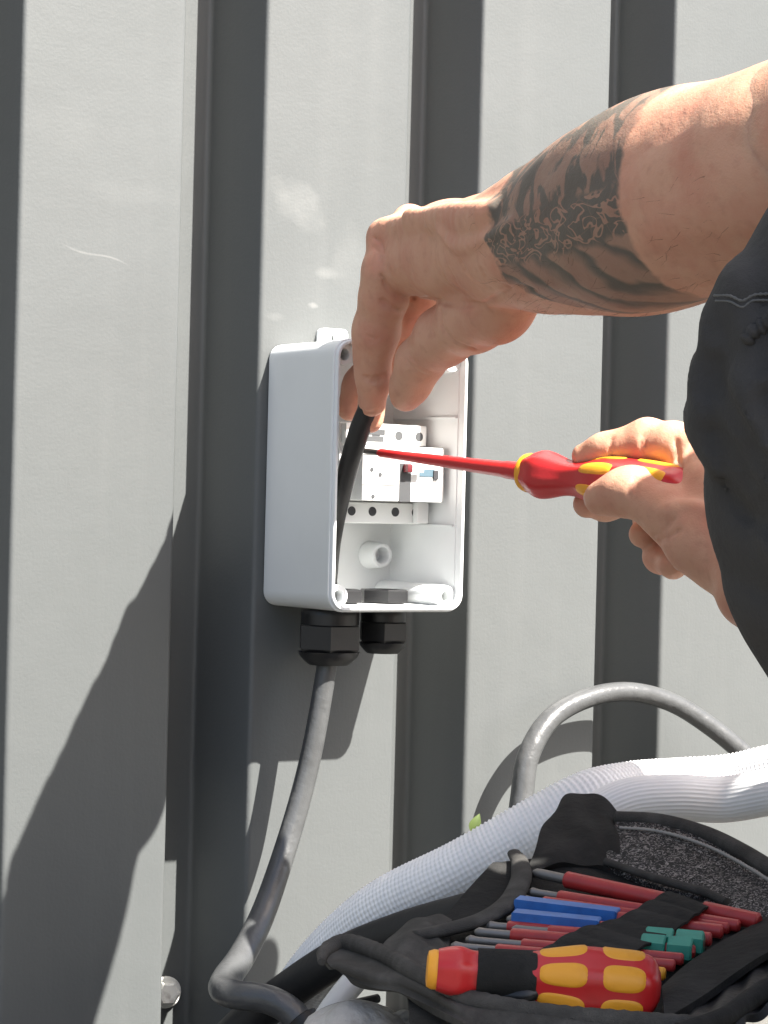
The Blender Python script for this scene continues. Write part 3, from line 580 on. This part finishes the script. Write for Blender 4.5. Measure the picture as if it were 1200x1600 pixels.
class Field:
    def __init__(s, lo, hi, h):
        s.h = h; s.o = np.asarray(lo, float); s.n = np.ceil((np.asarray(hi) - s.o) / h).astype(int) + 1
        s.F = np.full(s.n, .03, np.float32)
    def sub(s, a, b_, m_):
        lo = np.clip(np.floor((np.minimum(a, b_) - m_ - s.o) / s.h).astype(int), 0, s.n - 1); hi = np.clip(np.ceil((np.maximum(a, b_) + m_ - s.o) / s.h).astype(int) + 1, 1, s.n)
        sl = tuple(slice(l, h_) for l, h_ in zip(lo, hi)); ax = [s.o[i] + s.h * np.arange(lo[i], hi[i]) for i in range(3)]
        return sl, ax
    @staticmethod
    def cone(ax, a, b_, ra, rb, flat=None):
        X, Y, Z_ = (ax[0][:, None, None] - a[0], ax[1][None, :, None] - a[1], ax[2][None, None, :] - a[2]); d = b_ - a; L2 = max(d @ d, 1e-12)
        t = np.clip((X * d[0] + Y * d[1] + Z_ * d[2]) / L2, 0, 1)
        qx, qy, qz = X - t * d[0], Y - t * d[1], Z_ - t * d[2]
        r2 = qx * qx + qy * qy + qz * qz
        if flat is not None:
            n_, k = flat; q = qx * n_[0] + qy * n_[1] + qz * n_[2]; r2 = r2 + (1 / k ** 2 - 1) * q * q
        return (np.sqrt(r2) - (ra + t * (rb - ra))).astype(np.float32)
    def chain(s, pts, k_in=.004, k_out=.004, flat=None):
        """pts rows (x,y,z,r): one limb, blended inside with k_in, joined to the rest with k_out"""
        P_ = np.asarray(pts, float); m_ = P_[:, 3].max() + max(k_in, k_out) + 3 * s.h
        sl, ax = s.sub(P_[:, :3].min(0), P_[:, :3].max(0), m_); G = None
        for a, b_ in zip(P_[:-1], P_[1:]):
            d = s.cone(ax, a[:3], b_[:3], a[3], b_[3], flat); G = d if G is None else smin(G, d, k_in)
        s.F[sl] = smin(s.F[sl], G, k_out)
    def groove(s, pts, r, k=.002):
        P_ = np.asarray(pts, float); sl, ax = s.sub(P_.min(0), P_.max(0), r + .006); G = None
        for a, b_ in zip(P_[:-1], P_[1:]):
            d = s.cone(ax, a, b_, r, r); G = d if G is None else np.minimum(G, d)
        s.F[sl] = -smin(-s.F[sl], G, k)
    def hit(s, px, py, z0=.95, z1=1.85):
        d = at(px, py, 1.0) - CAM; T = np.arange(z0, z1, .0006); P_ = CAM + T[:, None] * d; I = np.round((P_ - s.o) / s.h).astype(int)
        ok = ((I >= 0) & (I < s.n)).all(1); I = I[ok]; T = T[ok]; f = s.F[tuple(I.T)]; k = np.argmax(f < 0)
        return CAM + T[k] * d if len(f) and f[k] < 0 else None
    def crease(s, pxs, r, k=.002, lift=0.0):
        P_ = [s.hit(*p) for p in spline(np.column_stack([np.array(pxs, float), np.zeros(len(pxs))]), 6)[0][:, :2]]; P_ = [p for p in P_ if p is not None]
        if len(P_) > 1: s.groove(np.array(P_) - lift * FWD, r, k)
    def vein(s, pxs, r, depth, k=.006):
        P_ = [s.hit(*p) for p in spline(np.column_stack([np.array(pxs, float), np.zeros(len(pxs))]), 8)[0][:, :2]]; P_ = [p for p in P_ if p is not None]
        if len(P_) > 1: s.chain([(*(p + depth * FWD), r) for p in P_], .003, k)
    def noise(s, amp, fr, seed):
        rs = np.random.RandomState(seed); ax = [s.o[i] + s.h * np.arange(s.n[i]) for i in range(3)]
        for q in range(4):
            d = rs.normal(size=3); d /= np.linalg.norm(d); f = fr * (1 + .5 * rs.rand()); ph = rs.rand() * 6
            s.F += (amp / 2 * np.sin(f * (d[0] * ax[0][:, None, None] + d[1] * ax[1][None, :, None] + d[2] * ax[2][None, None, :]) + ph)).astype(np.float32)
    def folds(s, d, along, period, amp, c, R_, seed):
        rs = np.random.RandomState(seed); ax = [s.o[i] + s.h * np.arange(s.n[i]) for i in range(3)]
        X, Y, Z_ = ax[0][:, None, None] - c[0], ax[1][None, :, None] - c[1], ax[2][None, None, :] - c[2]
        w_ = X * d[0] + Y * d[1] + Z_ * d[2]; a_ = X * along[0] + Y * along[1] + Z_ * along[2]
        w_ = w_ + .30 * period * np.sin(a_ / period * .9 + 1) + .22 * period * np.sin(a_ / period * 2.1 + w_ / period * 2.7) + .5 * a_ * np.tanh(w_ / .05)
        msk = np.exp(-((X * X + Y * Y + Z_ * Z_) / R_ ** 2) ** 2) * (.55 + .45 * np.sin(a_ / period * 1.3 + w_ / period * .8))
        s.F += (amp * msk * (2 * np.abs(np.sin(math.pi * w_ / period)) ** .8 - 1) * -1).astype(np.float32)
    def mesh(s): return surface_nets(s.F, s.o, s.h)
pz = lambda L: [(*at(a, b_, c), r / 1000) for a, b_, c, r in L]
pt = lambda L: [at(a, b_, c) for a, b_, c in L]
def bounds(chains, m_):
    P_ = np.vstack([np.asarray(c) for c in chains]); return (P_[:, :3] - P_[:, 3:]).min(0) - m_, (P_[:, :3] + P_[:, 3:]).max(0) + m_

# world positions of the larger body
SHL = np.array([.0, -.83, .265]); SHR = np.array([.34, -.82, .18]); NECK = np.array([.185, -.86, .29]); HEAD = np.array([.20, -.765, .395])
HIPL = np.array([.02, -1.08, .10]); HIPR = np.array([.28, -1.10, .06])
ELA = at(1215, 262, 1.30); ELB = at(1430, 1190, 1.33) + np.array([.12, .03, .0])

# --- arm and hand pinching the cable
foreA = pz([(798, 388, 1.520, 29), (835, 378, 1.497, 32), (890, 364, 1.468, 37.5), (950, 343, 1.435, 40), (1010, 325, 1.40, 42), (1090, 298, 1.36, 43.5)]) + [(*ELA, .044)]
upA = [(*ELA, .049), (*(.5 * ELA + .5 * SHL), .053), (*SHL, .058)]
palmA = pz([(800, 387, 1.520, 29), (760, 388, 1.548, 28.5), (715, 396, 1.585, 28), (668, 402, 1.620, 26.5)])
palmA2 = pz([(770, 375, 1.55, 24), (700, 372, 1.60, 20), (640, 364, 1.648, 15)])
palmA3 = pz([(780, 395, 1.56, 24), (720, 400, 1.62, 24), (668, 400, 1.675, 20)])
idxA = pz([(632, 392, 1.634, 17), (608, 425, 1.634, 16.2), (599, 470, 1.641, 14.6), (589, 518, 1.652, 12.0), (584, 560, 1.660, 10.6), (583, 592, 1.666, 10.2), (581, 630, 1.673, 8.8)])
midA = pz([(655, 400, 1.655, 18), (648, 455, 1.664, 17), (618, 520, 1.678, 13), (585, 590, 1.689, 10.4), (578, 656, 1.692, 8.8)])
rngA = pz([(668, 400, 1.68, 15), (640, 465, 1.70, 12.5), (600, 545, 1.712, 10.5), (563, 598, 1.718, 9.6), (546, 640, 1.720, 8.2)])
litA = pz([(690, 400, 1.70, 13), (660, 470, 1.72, 10), (625, 530, 1.725, 9), (600, 575, 1.725, 8)])
thA = pz([(808, 440, 1.530, 20), (778, 478, 1.552, 21), (740, 497, 1.580, 20), (694, 526, 1.610, 17), (655, 567, 1.634, 13.6), (640, 602, 1.648, 11.2), (633, 622, 1.655, 9.0)])
fA = Field(*bounds([foreA, [(*(.6 * ELA + .4 * SHL), .055)], palmA, palmA3, idxA, rngA, litA, thA], .02), .0013)
axis = np.array(ELA) - np.array(foreA[0][:3]); axis /= np.linalg.norm(axis); flA = np.cross(axis, UPV); flA /= np.linalg.norm(flA)
fA.chain(foreA + [(*(.6 * ELA + .4 * SHL), .051)], .03, .02)
fA.chain(palmA, .012, .02); fA.chain(palmA2, .01, .012); fA.chain(palmA3, .01, .012)
fA.chain(idxA, .008, .006); fA.chain(midA, .008, .0035); fA.chain(rngA, .008, .0025); fA.chain(litA, .008, .0025); fA.chain(thA, .010, .005)
# knuckles, wrist bone, muscle of the forearm
for q in pz([(596, 366, 1.640, 9), (640, 343, 1.662, 9), (800, 318, 1.53, 9), (587, 516, 1.6535, 11.4)]):
    q = np.array(q); fA.chain([q, q + [.001, 0, 0, 0]], .004, .014)
fA.chain(pz([(930, 372, 1.43, 24), (1010, 358, 1.385, 27), (1110, 332, 1.335, 29)]), .03, .04)
fA.chain(pz([(960, 298, 1.43, 23), (1040, 278, 1.39, 25), (1140, 258, 1.34, 27)]), .03, .04)
# tendons, veins and skin folds, laid on the surface
fA.vein([(606, 352), (680, 348), (755, 345)], .004, .0015, .010); fA.vein([(640, 338), (700, 332), (770, 326)], .0035, .001, .010)
fA.vein([(690, 360), (720, 385), (760, 372), (800, 350)], .0022, .0012)
fA.crease([(596, 430), (606, 450), (626, 463), (652, 466), (682, 468)], .0016); fA.crease([(598, 470), (618, 484), (634, 488)], .0011)
fA.crease([(686, 470), (720, 476), (760, 472), (806, 452), (835, 452)], .0018); fA.crease([(686, 484), (692, 512), (712, 532), (742, 544)], .0013)
fA.crease([(716, 400), (734, 432), (768, 452)], .0010); fA.crease([(702, 420), (716, 446), (742, 462)], .0008); fA.crease([(690, 415), (700, 440), (716, 456)], .0007); fA.crease([(752, 420), (768, 440), (796, 450)], .0009); fA.crease([(586, 372), (596, 380), (600, 396)], .0009); fA.crease([(584, 386), (592, 394), (594, 406)], .0008); fA.crease([(560, 640), (576, 645), (596, 640)], .0011)
for y_, x0, x1, r_ in ((526, 574, 604, .0010), (533, 576, 606, .0008), (588, 570, 600, .0009), (594, 572, 600, .0007)): fA.crease([(x0, y_), ((x0 + x1) / 2, y_ + 3), (x1, y_ - 1)], r_)
for a_, r_ in ((0, .0007), (7, .0005)): fA.crease([(636 + a_ * .7, 562 - a_), (650 + a_ * .7, 577 - a_), (668 + a_ * .7, 588 - a_)], r_)
fA.noise(.0006, 160, 3)
VA, QA = fA.mesh()
# --- arm and hand on the screwdriver
foreB = pz([(1168, 856, 1.495, 26.3), (1200, 900, 1.478, 28.5)]) + [(*(.55 * at(1200, 890, 1.478) + .45 * ELB), .036), (*ELB, .046)]
upB = [(*ELB, .048), (*(.5 * ELB + .5 * SHR), .053), (*SHR, .058)]
palmB = pz([(1170, 855, 1.500, 25.3), (1130, 800, 1.515, 26.3), (1095, 750, 1.532, 20.5)])
palmB2 = pz([(1160, 860, 1.505, 23.4), (1110, 835, 1.530, 23.4), (1080, 800, 1.560, 19.5)])
idxB = pz([(1090, 706, 1.538, 14.1), (1050, 694, 1.548, 12.9), (1010, 694, 1.558, 11.9), (975, 698, 1.566, 10.3), (945, 703, 1.572, 9.6), (912, 713, 1.578, 7.7)])
thB = pz([(1125, 868, 1.495, 20.5), (1090, 838, 1.500, 19.5), (1045, 800, 1.512, 15.1), (1000, 774, 1.524, 13.1), (968, 772, 1.532, 12.3), (940, 779, 1.539, 10.3)])
midB = pz([(1090, 760, 1.560, 13.7), (1030, 762, 1.595, 11.7), (985, 775, 1.610, 10.7), (945, 786, 1.602, 9.9), (918, 788, 1.590, 8.6)])
rngB = pz([(1095, 790, 1.560, 12.7), (1050, 800, 1.592, 11.2), (1018, 815, 1.592, 10.2), (1006, 832, 1.572, 9.2)])
litB = pz([(1105, 820, 1.555, 11.7), (1060, 850, 1.582, 9.8), (1032, 872, 1.572, 9.4), (1052, 882, 1.552, 9.0)])
fB = Field(*bounds([foreB, palmB, palmB2, idxB, thB, midB, litB], .02), .0014)
fB.chain(foreB, .02, .02); fB.chain(palmB, .012, .02); fB.chain(palmB2, .012, .014)
fB.chain(idxB, .007, .008); fB.chain(midB, .007, .003); fB.chain(rngB, .007, .003); fB.chain(litB, .007, .003); fB.chain(thB, .010, .007)
for q in pz([(1010, 683, 1.560, 8), (985, 760, 1.528, 9.5)]):
    q = np.array(q); fB.chain([q, q + [.001, 0, 0, 0]], .004, .012)
fB.crease([(1056, 688), (1058, 712), (1066, 733)], .0014)
for L, r_ in (([(1020, 838), (1038, 829), (1054, 810)], .0009), ([(1030, 846), (1048, 837), (1064, 828)], .0009), ([(1006, 676), (1001, 690), (1005, 708)], .0007), ([(1012, 674), (1008, 690), (1012, 708)], .0005), ([(956, 686), (953, 700), (957, 714)], .0006), ([(992, 748), (984, 766), (988, 786)], .0006), ([(1000, 748), (993, 766), (997, 788)], .0005), ([(1082, 690), (1072, 720), (1078, 745)], .0007)): fB.crease(L, r_)
fB.vein([(1040, 800), (1075, 790), (1110, 800)], .0025, .001)
fB.noise(.0006, 160, 5)
VB, QB = fB.mesh()
# --- head, neck and upper arms
fN = Field(np.minimum(np.minimum(SHL, SHR), HEAD) - [.1, .12, .42], np.maximum(np.maximum(SHL, SHR), HEAD) + [.12, .3, .16], .005)
fdir = np.array([-.12, .80, -.42]); fdir /= np.linalg.norm(fdir)
c4 = lambda p, r: (*p, r)
fN.chain([c4(HEAD - fdir * .025 + [0, 0, .02], .088), c4(HEAD + fdir * .02 - [0, 0, .02], .078)], .03, .03)
fN.chain([c4(HEAD + fdir * .035 - [0, 0, .06], .052), c4(HEAD + fdir * .055 - [0, 0, .085], .034)], .03, .03)
fN.chain([c4(HEAD + fdir * .092 - [0, 0, .0], .010), c4(HEAD + fdir * .112 - [0, 0, .032], .014)], .01, .012)
side = np.cross(fdir, UPW); side /= np.linalg.norm(side)
for s in (-1, 1):
    fN.chain([c4(HEAD + side * s * .085 - fdir * .005 - [0, 0, .012], .014), c4(HEAD + side * s * .092 - fdir * .012 + [0, 0, .02], .016)], .01, .008)
    fN.groove([HEAD + fdir * .100 + side * s * .03 + [0, 0, .004], HEAD + fdir * .098 + side * s * .036 + [0, 0, .004]], .012, .01)
fN.groove([HEAD + fdir * .094 - side * .022 - [0, 0, .066], HEAD + fdir * .098 - [0, 0, .066], HEAD + fdir * .094 + side * .022 - [0, 0, .066]], .004, .004)
fN.chain([c4(HEAD - [0, 0, .05] - fdir * .02, .058), c4(NECK, .055), c4(.5 * (SHL + SHR), .07)], .03, .03)
fN.chain(upA, .02, .02); fN.chain(upB, .02, .02); fN.chain([c4(SHL, .058), c4(.5 * (SHL + SHR), .075), c4(SHR, .058)], .03, .04)
VN, QN = fN.mesh()
per = empty('person', (.13, -1.0, GZ), 'person with a tattooed forearm in dark trousers crouching at the box with a screwdriver', 'person')
Vall = np.vstack([VA, VB, VN]); Qall = np.vstack([QA, QB + len(VA), QN + len(VA) + len(VB)])

def skin_mat():
    m = mat('skin', (.55, .300, .200), .56, bump=[(26, .30, .006), (230, .16, .0014), (900, .35, .0006)], var=(34, (.50, .225, .15), .42, .70), sss=.2, spec=.35)
    t = m.node_tree; b = t.nodes['Principled BSDF']; N = t.nodes.new; L = t.links.new
    a = N('ShaderNodeAttribute'); a.attribute_name = 'arm_uv'; sp = N('ShaderNodeSeparateXYZ'); L(a.outputs['Vector'], sp.inputs[0]); u, v, wgt = sp.outputs
    def ma(op, x, y=None):
        n_ = N('ShaderNodeMath'); n_.operation = op
        for i, q in enumerate((x, y)):
            if q is None: continue
            if isinstance(q, (int, float)): n_.inputs[i].default_value = q
            else: L(q, n_.inputs[i])
        return n_.outputs[0]
    def mr(x, lo, hi, a0=0, a1=1):
        r = N('ShaderNodeMapRange'); r.inputs[1].default_value = lo; r.inputs[2].default_value = hi; r.inputs[3].default_value = a0; r.inputs[4].default_value = a1; r.interpolation_type = 'SMOOTHSTEP'; L(x, r.inputs[0]); return r.outputs[0]
    def cmb(x, y, z=0):
        c = N('ShaderNodeCombineXYZ')
        for i, q in enumerate((x, y, z)):
            if isinstance(q, (int, float)): c.inputs[i].default_value = q
            else: L(q, c.inputs[i])
        return c.outputs[0]
    def noise(vec, sc, det=3, dist=0):
        n_ = N('ShaderNodeTexNoise'); n_.inputs['Scale'].default_value = sc; n_.inputs['Detail'].default_value = det; n_.inputs['Distortion'].default_value = dist; L(vec, n_.inputs['Vector']); return n_.outputs[0]
    UV = cmb(u, v)
    wob = ma('MULTIPLY', ma('SUBTRACT', noise(UV, .9), .5), 1.0)
    # ink field between a scalloped wrist edge and a curved edge below the elbow (u, v in cm)
    vn = ma('MAXIMUM', ma('SUBTRACT', ma('MULTIPLY', v, -1), 1.2), 0)
    e0 = ma('ADD', ma('SUBTRACT', u, ma('MULTIPLY', ma('MULTIPLY', vn, vn), .6)), ma('ADD', ma('MULTIPLY', wob, 1.6), ma('MULTIPLY', ma('SINE', ma('MULTIPLY', v, 2.4)), .25)))
    lo = mr(e0, 4.5, 4.9)
    hi = mr(ma('ADD', u, ma('MULTIPLY', wob, 1.2)), 19.4, 18.9)
    u = ma('MULTIPLY', u, .5); UV = cmb(u, v)
    # feathers: long slanted scallops
    s1 = ma('ADD', ma('MULTIPLY', u, 1.0), ma('MULTIPLY', v, .75)); s2 = ma('ADD', ma('MULTIPLY', u, -.75), v)
    sc = ma('ADD', s1, ma('MULTIPLY', ma('SUBTRACT', noise(cmb(ma('MULTIPLY', s1, .5), ma('MULTIPLY', s2, .3)), 1.3, 2), .5), 2.0))
    fr = ma('FRACT', ma('MULTIPLY', sc, .62))
    feather = ma('ADD', mr(fr, .02, .16, 1, .12), mr(fr, .45, .98, 0, .88))
    # strokes on the upper half
    st = noise(cmb(ma('MULTIPLY', u, 1.5), ma('MULTIPLY', v, .45)), 1.0, 4, 1.2); strokes = mr(st, .47, .56, 1, .30)
    # lettering-like band along the middle
    vo = N('ShaderNodeTexVoronoi'); vo.feature = 'DISTANCE_TO_EDGE'; vo.inputs['Scale'].default_value = 1.0; L(cmb(u, ma('MULTIPLY', v, .8)), vo.inputs['Vector'])
    nz2 = noise(UV, 1.1, 1, 1.6)
    band = ma('MULTIPLY', mr(ma('ABSOLUTE', ma('SUBTRACT', nz2, .5)), .030, .045, .12, 1), mr(vo.outputs['Distance'], .006, .02, .8, 1))
    mid = mr(ma('ABSOLUTE', ma('SUBTRACT', v, ma('ADD', .25, wob))), 1.25, .85)
    upm = mr(v, .2, 1.0)
    x1 = N('ShaderNodeMix'); L(upm, x1.inputs[0]); L(feather, x1.inputs[2]); L(strokes, x1.inputs[3])
    x2 = N('ShaderNodeMix'); L(mid, x2.inputs[0]); L(x1.outputs[0], x2.inputs[2]); L(band, x2.inputs[3])
    ink = ma('MULTIPLY', ma('MULTIPLY', ma('ADD', ma('MULTIPLY', x2.outputs[0], .50), .46), ma('MULTIPLY', lo, hi)), ma('MULTIPLY', wgt, .93))
    x = N('ShaderNodeMix'); x.data_type = 'RGBA'; x.inputs[7].default_value = (.070, .078, .068, 1); L(ink, x.inputs[0])
    nn = N('ShaderNodeTexNoise'); nn.inputs['Scale'].default_value = 130; nn.inputs['Detail'].default_value = 5; L(t.nodes[m['co']].outputs['Object'], nn.inputs['Vector'])
    sp2 = mr(nn.outputs[0], .50, .75, 0, .38); xs = N('ShaderNodeMix'); xs.data_type = 'RGBA'; xs.inputs[7].default_value = (.40, .19, .125, 1); L(sp2, xs.inputs[0]); L(t.nodes['colmix'].outputs[2], xs.inputs[6])
    L(xs.outputs[2], x.inputs[6]); L(x.outputs[2], b.inputs['Base Color'])
    return m
M['skin'] = skin_mat()
bd = mk('body', Vall, Qall, M['skin'], per, angle=0)
# arm coordinates for the tattoo: cm along the forearm from the wrist, cm around it from the camera-side line
w0 = np.array(foreA[0][:3]); q = VA - w0; uu = q @ axis * 100; rad = q - (q @ axis)[:, None] * axis
ref = CAM - (w0 + .14 * axis); ref = ref - ref @ axis * axis; ref /= np.linalg.norm(ref); oth = np.cross(axis, ref); oth *= np.sign(oth @ UPW)
vv = np.arctan2(rad @ oth, rad @ ref) * 4.5
attr = bd.data.attributes.new('arm_uv', 'FLOAT_VECTOR', 'POINT'); data = np.zeros((len(Vall), 3), np.float32)
data[:len(VA)] = np.column_stack([uu, vv, (uu > -1.5)]); attr.data.foreach_set('vector', data.ravel())
rs = np.random.RandomState(11); me_ = bd.data; VN_ = np.zeros(len(Vall) * 3, np.float32); me_.vertices.foreach_get('normal', VN_) if hasattr(me_.vertices[0], 'normal') else None; VN_ = VN_.reshape(-1, 3)
cand = np.where((uu > 3) & (uu < 27) & (VN_[:len(VA), 2] > .05))[0]; pick = rs.choice(cand, 2600, replace=False); V = []; F = []
for k in pick:
    p = VA[k]; n_ = VN_[k]; d = -axis * .8 + n_ * .75 + rs.normal(size=3) * .35; d -= .15 * UPW; d /= np.linalg.norm(d); L_ = .005 + .006 * rs.rand(); sd2 = np.cross(d, n_); sd2 /= np.linalg.norm(sd2) + 1e-9; r_ = .00008; b0 = len(V)
    for t in (0, .5, 1):
        c = p + d * L_ * t - n_ * .0022 * t * t + sd2 * .001 * t * t * rs.normal()
        for q_ in ((1, 0), (-.5, .87), (-.5, -.87)): V.append(c + r_ * (1 - .75 * t) * (q_[0] * sd2 + q_[1] * n_))
    for i in (0, 1):
        for j in range(3): a, b_ = b0 + i * 3 + j, b0 + i * 3 + (j + 1) % 3; F.append([a, b_, b_ + 3, a + 3])
tag(mk('arm_hair', V, F, M['hair'], per, angle=0), kind='stuff')
# finger nails
def nail(p, ax, nrm, L_, W_, name='fingernail'):
    ax = np.asarray(ax, float); ax /= np.linalg.norm(ax); nrm = np.asarray(nrm, float); nrm -= nrm @ ax * ax; nrm /= np.linalg.norm(nrm); s_ = np.cross(ax, nrm); V = []
    for i in range(7):
        for j in range(7):
            a, b_ = i / 3 - 1, j / 3 - 1; a2, b2 = a * math.sqrt(1 - b_ * b_ * .4), b_ * math.sqrt(1 - a * a * .4)
            V.append(p + ax * a2 * L_ / 2 + s_ * b2 * W_ / 2 + nrm * (-.0022 * b2 * b2 - .0008 * max(abs(a), abs(b_)) ** 6))
    nn = len(V); V += [v - nrm * .0008 for v in V]
    F = [[i * 7 + j, i * 7 + j + 1, i * 7 + j + 8, i * 7 + j + 7] for i in range(6) for j in range(6)]; F += [[a + nn for a in f[::-1]] for f in F]
    mk(name, V, F, M['nail'], per, angle=0)
tp = np.array(thB[-1][:3]); nail(tp - RGT * .0065 - FWD * .0068 + UPV * .001, (thB[-1][0] - thB[-2][0], thB[-1][1] - thB[-2][1], thB[-1][2] - thB[-2][2]), -FWD - .75 * RGT + .1 * UPV, .013, .012)
tp = np.array(litB[-1][:3]); nail(tp - FWD * .0075 + RGT * .001 - UPV * .003, np.array(litB[-1][:3]) - np.array(litB[-2][:3]), -FWD - .4 * UPV + .2 * RGT, .010, .009)

# --- trousers
kn = pz([(1350, 650, 1.085, 48), (1374, 580, 1.078, 55), (1456, 512, 1.065, 70), (1584, 410, 1.04, 80)]) + [(*HIPL, .105)]
shn = pz([(1354, 660, 1.088, 49), (1364, 790, 1.095, 56), (1406, 910, 1.10, 57), (1490, 1100, 1.12, 54)])
ankL = np.array(shn[-1][:3]); ankL = ankL + (ankL - np.array(shn[-2][:3])) * 1.0
ankL = np.array([ankL[0] + .01, ankL[1] - .03, GZ + .10]); shn = shn + [(*ankL, .052)]
KR = np.array([.33, -.66, GZ + .10]); ANR = np.array([.36, -1.02, GZ + .07])
fT = Field(np.minimum.reduce([np.array(kn)[:, :3].min(0), np.array(shn)[:, :3].min(0), ANR]) - .12, np.maximum.reduce([np.array(kn)[:, :3].max(0), KR, HIPR]) + .13, .0036)
fT.chain(kn, .04, .03); fT.chain(shn, .04, .03)
fT.chain([c4(HIPL, .105), c4(.5 * (HIPL + HIPR) + [0, -.02, .02], .12), c4(HIPR, .105)], .04, .06)
fT.chain([c4(.5 * (HIPL + HIPR), .125), c4(.5 * (HIPL + HIPR) + [0, .03, .10], .12)], .04, .06)
fT.chain([c4(HIPR, .10), c4(.5 * (HIPR + KR), .085), c4(KR, .065), c4(.5 * (KR + ANR), .062), c4(ANR, .052)], .05, .05)
# folds running from the knee back along the thigh
for L, r_, dp in (([(1090, 640), (1130, 705), (1180, 780), (1230, 850)], .005, .002), ([(1098, 570), (1130, 640), (1170, 700), (1230, 770)], .005, .002), ([(1120, 500), (1150, 570), (1195, 650), (1240, 700)], .005, .002), ([(1150, 440), (1165, 520), (1190, 600), (1225, 650)], .005, .002)):
    fT.vein([(x_ + 14, y_) for x_, y_ in L], .008, .002, .014)
for L in ([(1105, 612), (1150, 690), (1205, 770)], [(1115, 545), (1150, 612), (1215, 700)], [(1098, 680), (1140, 752), (1200, 840)], [(1100, 505), (1104, 560), (1098, 600)], [(1140, 470), (1160, 550), (1190, 610)]):
    fT.crease([(x_ + 16, y_) for x_, y_ in L], .0040, .012)
fT.folds(.85 * RGT + .52 * UPV, .52 * RGT - .85 * UPV, .034, .0030, at(1150, 640, 1.02), .10, 2)
fT.noise(.0016, 70, 9)
VT, QT = fT.mesh()
tr = mk('trousers', VT, QT, M['trousers'], per, angle=0)
# pocket stitching laid on the cloth: drop each point along the view ray onto the mesh
from mathutils.bvhtree import BVHTree
bv = BVHTree.FromPolygons([tuple(p) for p in VT], [tuple(map(int, f)) for f in QT])
def on_cloth(px, py):
    d = at(px, py, 1.0) - CAM; d /= np.linalg.norm(d); h_ = bv.ray_cast(Vector(CAM), Vector(d)); return np.array(h_[0]) if h_[0] else None
for L, r in (([(1116, 462), (1140, 462), (1160, 470), (1178, 461), (1205, 459)], .0006), ([(1118, 470), (1140, 471), (1160, 480), (1176, 470), (1205, 469)], .0005)):
    P = [on_cloth(*p) for p in L]; P = [p for p in P if p is not None]
    if len(P) > 2:
        V, F = tube(np.array(P), r, n=8, step=.0012, mod=lambda s, a: 1 + .35 * math.sin(s * 2600)); mk('stitching', V, F, M['stitch'], tr, angle=0)
P = [on_cloth(*p) for p in ((1166, 535), (1176, 520), (1200, 505), (1225, 480), (1260, 455))]; P = [p for p in P if p is not None]
if len(P) > 2:
    V, F = tube(np.array(P), .0032, n=10, step=.0015, mod=lambda s, a: 1 + .3 * math.sin(s * 1500)); mk('pocket_edge', V, F, M['trousers'], tr, angle=0)
# shoes
for p, d in ((ankL, np.array([-.25, .95, 0])), (ANR, np.array([.1, -.4, 0]))):
    fS = Field(p - [.2, .24, .2], p + [.2, .28, .12], .006); z0 = GZ + .035
    h_ = np.array([p[0], p[1], z0]); fS.chain([c4(p, .05), c4(h_ + [0, 0, .01], .045), c4(h_ + d * .12, .042), c4(h_ + d * .19, .036)], .03, .03)
    V, F = fS.mesh(); V[:, 2] = np.maximum(V[:, 2], GZ + .002); mk('shoe', V, F, M['fabric'], per, angle=0)
# shirt
MID = .5 * (SHL + SHR); fH = Field(np.minimum(HIPL, SHL) - .25, np.maximum(HIPR, SHR) + [.25, .3, .2], .006)
PEL = .5 * (HIPL + HIPR) + [0, .0, .05]
fH.chain([c4(PEL, .125), c4(.5 * (PEL + MID) + [0, -.04, 0], .12), c4(MID - [0, .06, .05], .115)], .06, .05)
fH.chain([c4(SHL, .070), c4(MID, .080), c4(SHR, .070)], .05, .06)
fH.chain([c4(NECK - [0, .01, .03], .066), c4(MID, .08)], .05, .05)
fH.chain([c4(SHL, .072), c4(SHL + (ELA - SHL) * .45, .066)], .04, .04); fH.chain([c4(SHR, .072), c4(SHR + (ELB - SHR) * .45, .066)], .04, .04)
fH.noise(.004, 35, 4)
V, F = fH.mesh(); mk('shirt', V, F, M['shirt'], per, angle=0)
# hair
fK = Field(HEAD - .14, HEAD + .16, .005)
fK.chain([c4(HEAD - fdir * .03 + [0, 0, .026], .095), c4(HEAD + fdir * .0 + [0, 0, .030], .088)], .03, .02)
cut = [HEAD + fdir * .10 - [0, 0, .02], HEAD + fdir * .04 - [0, 0, .10]]; fK.groove(cut, .062, .01)
fK.noise(.003, 120, 8); V, F = fK.mesh(); mk('hair', V, F, M['hair'], per, angle=0)
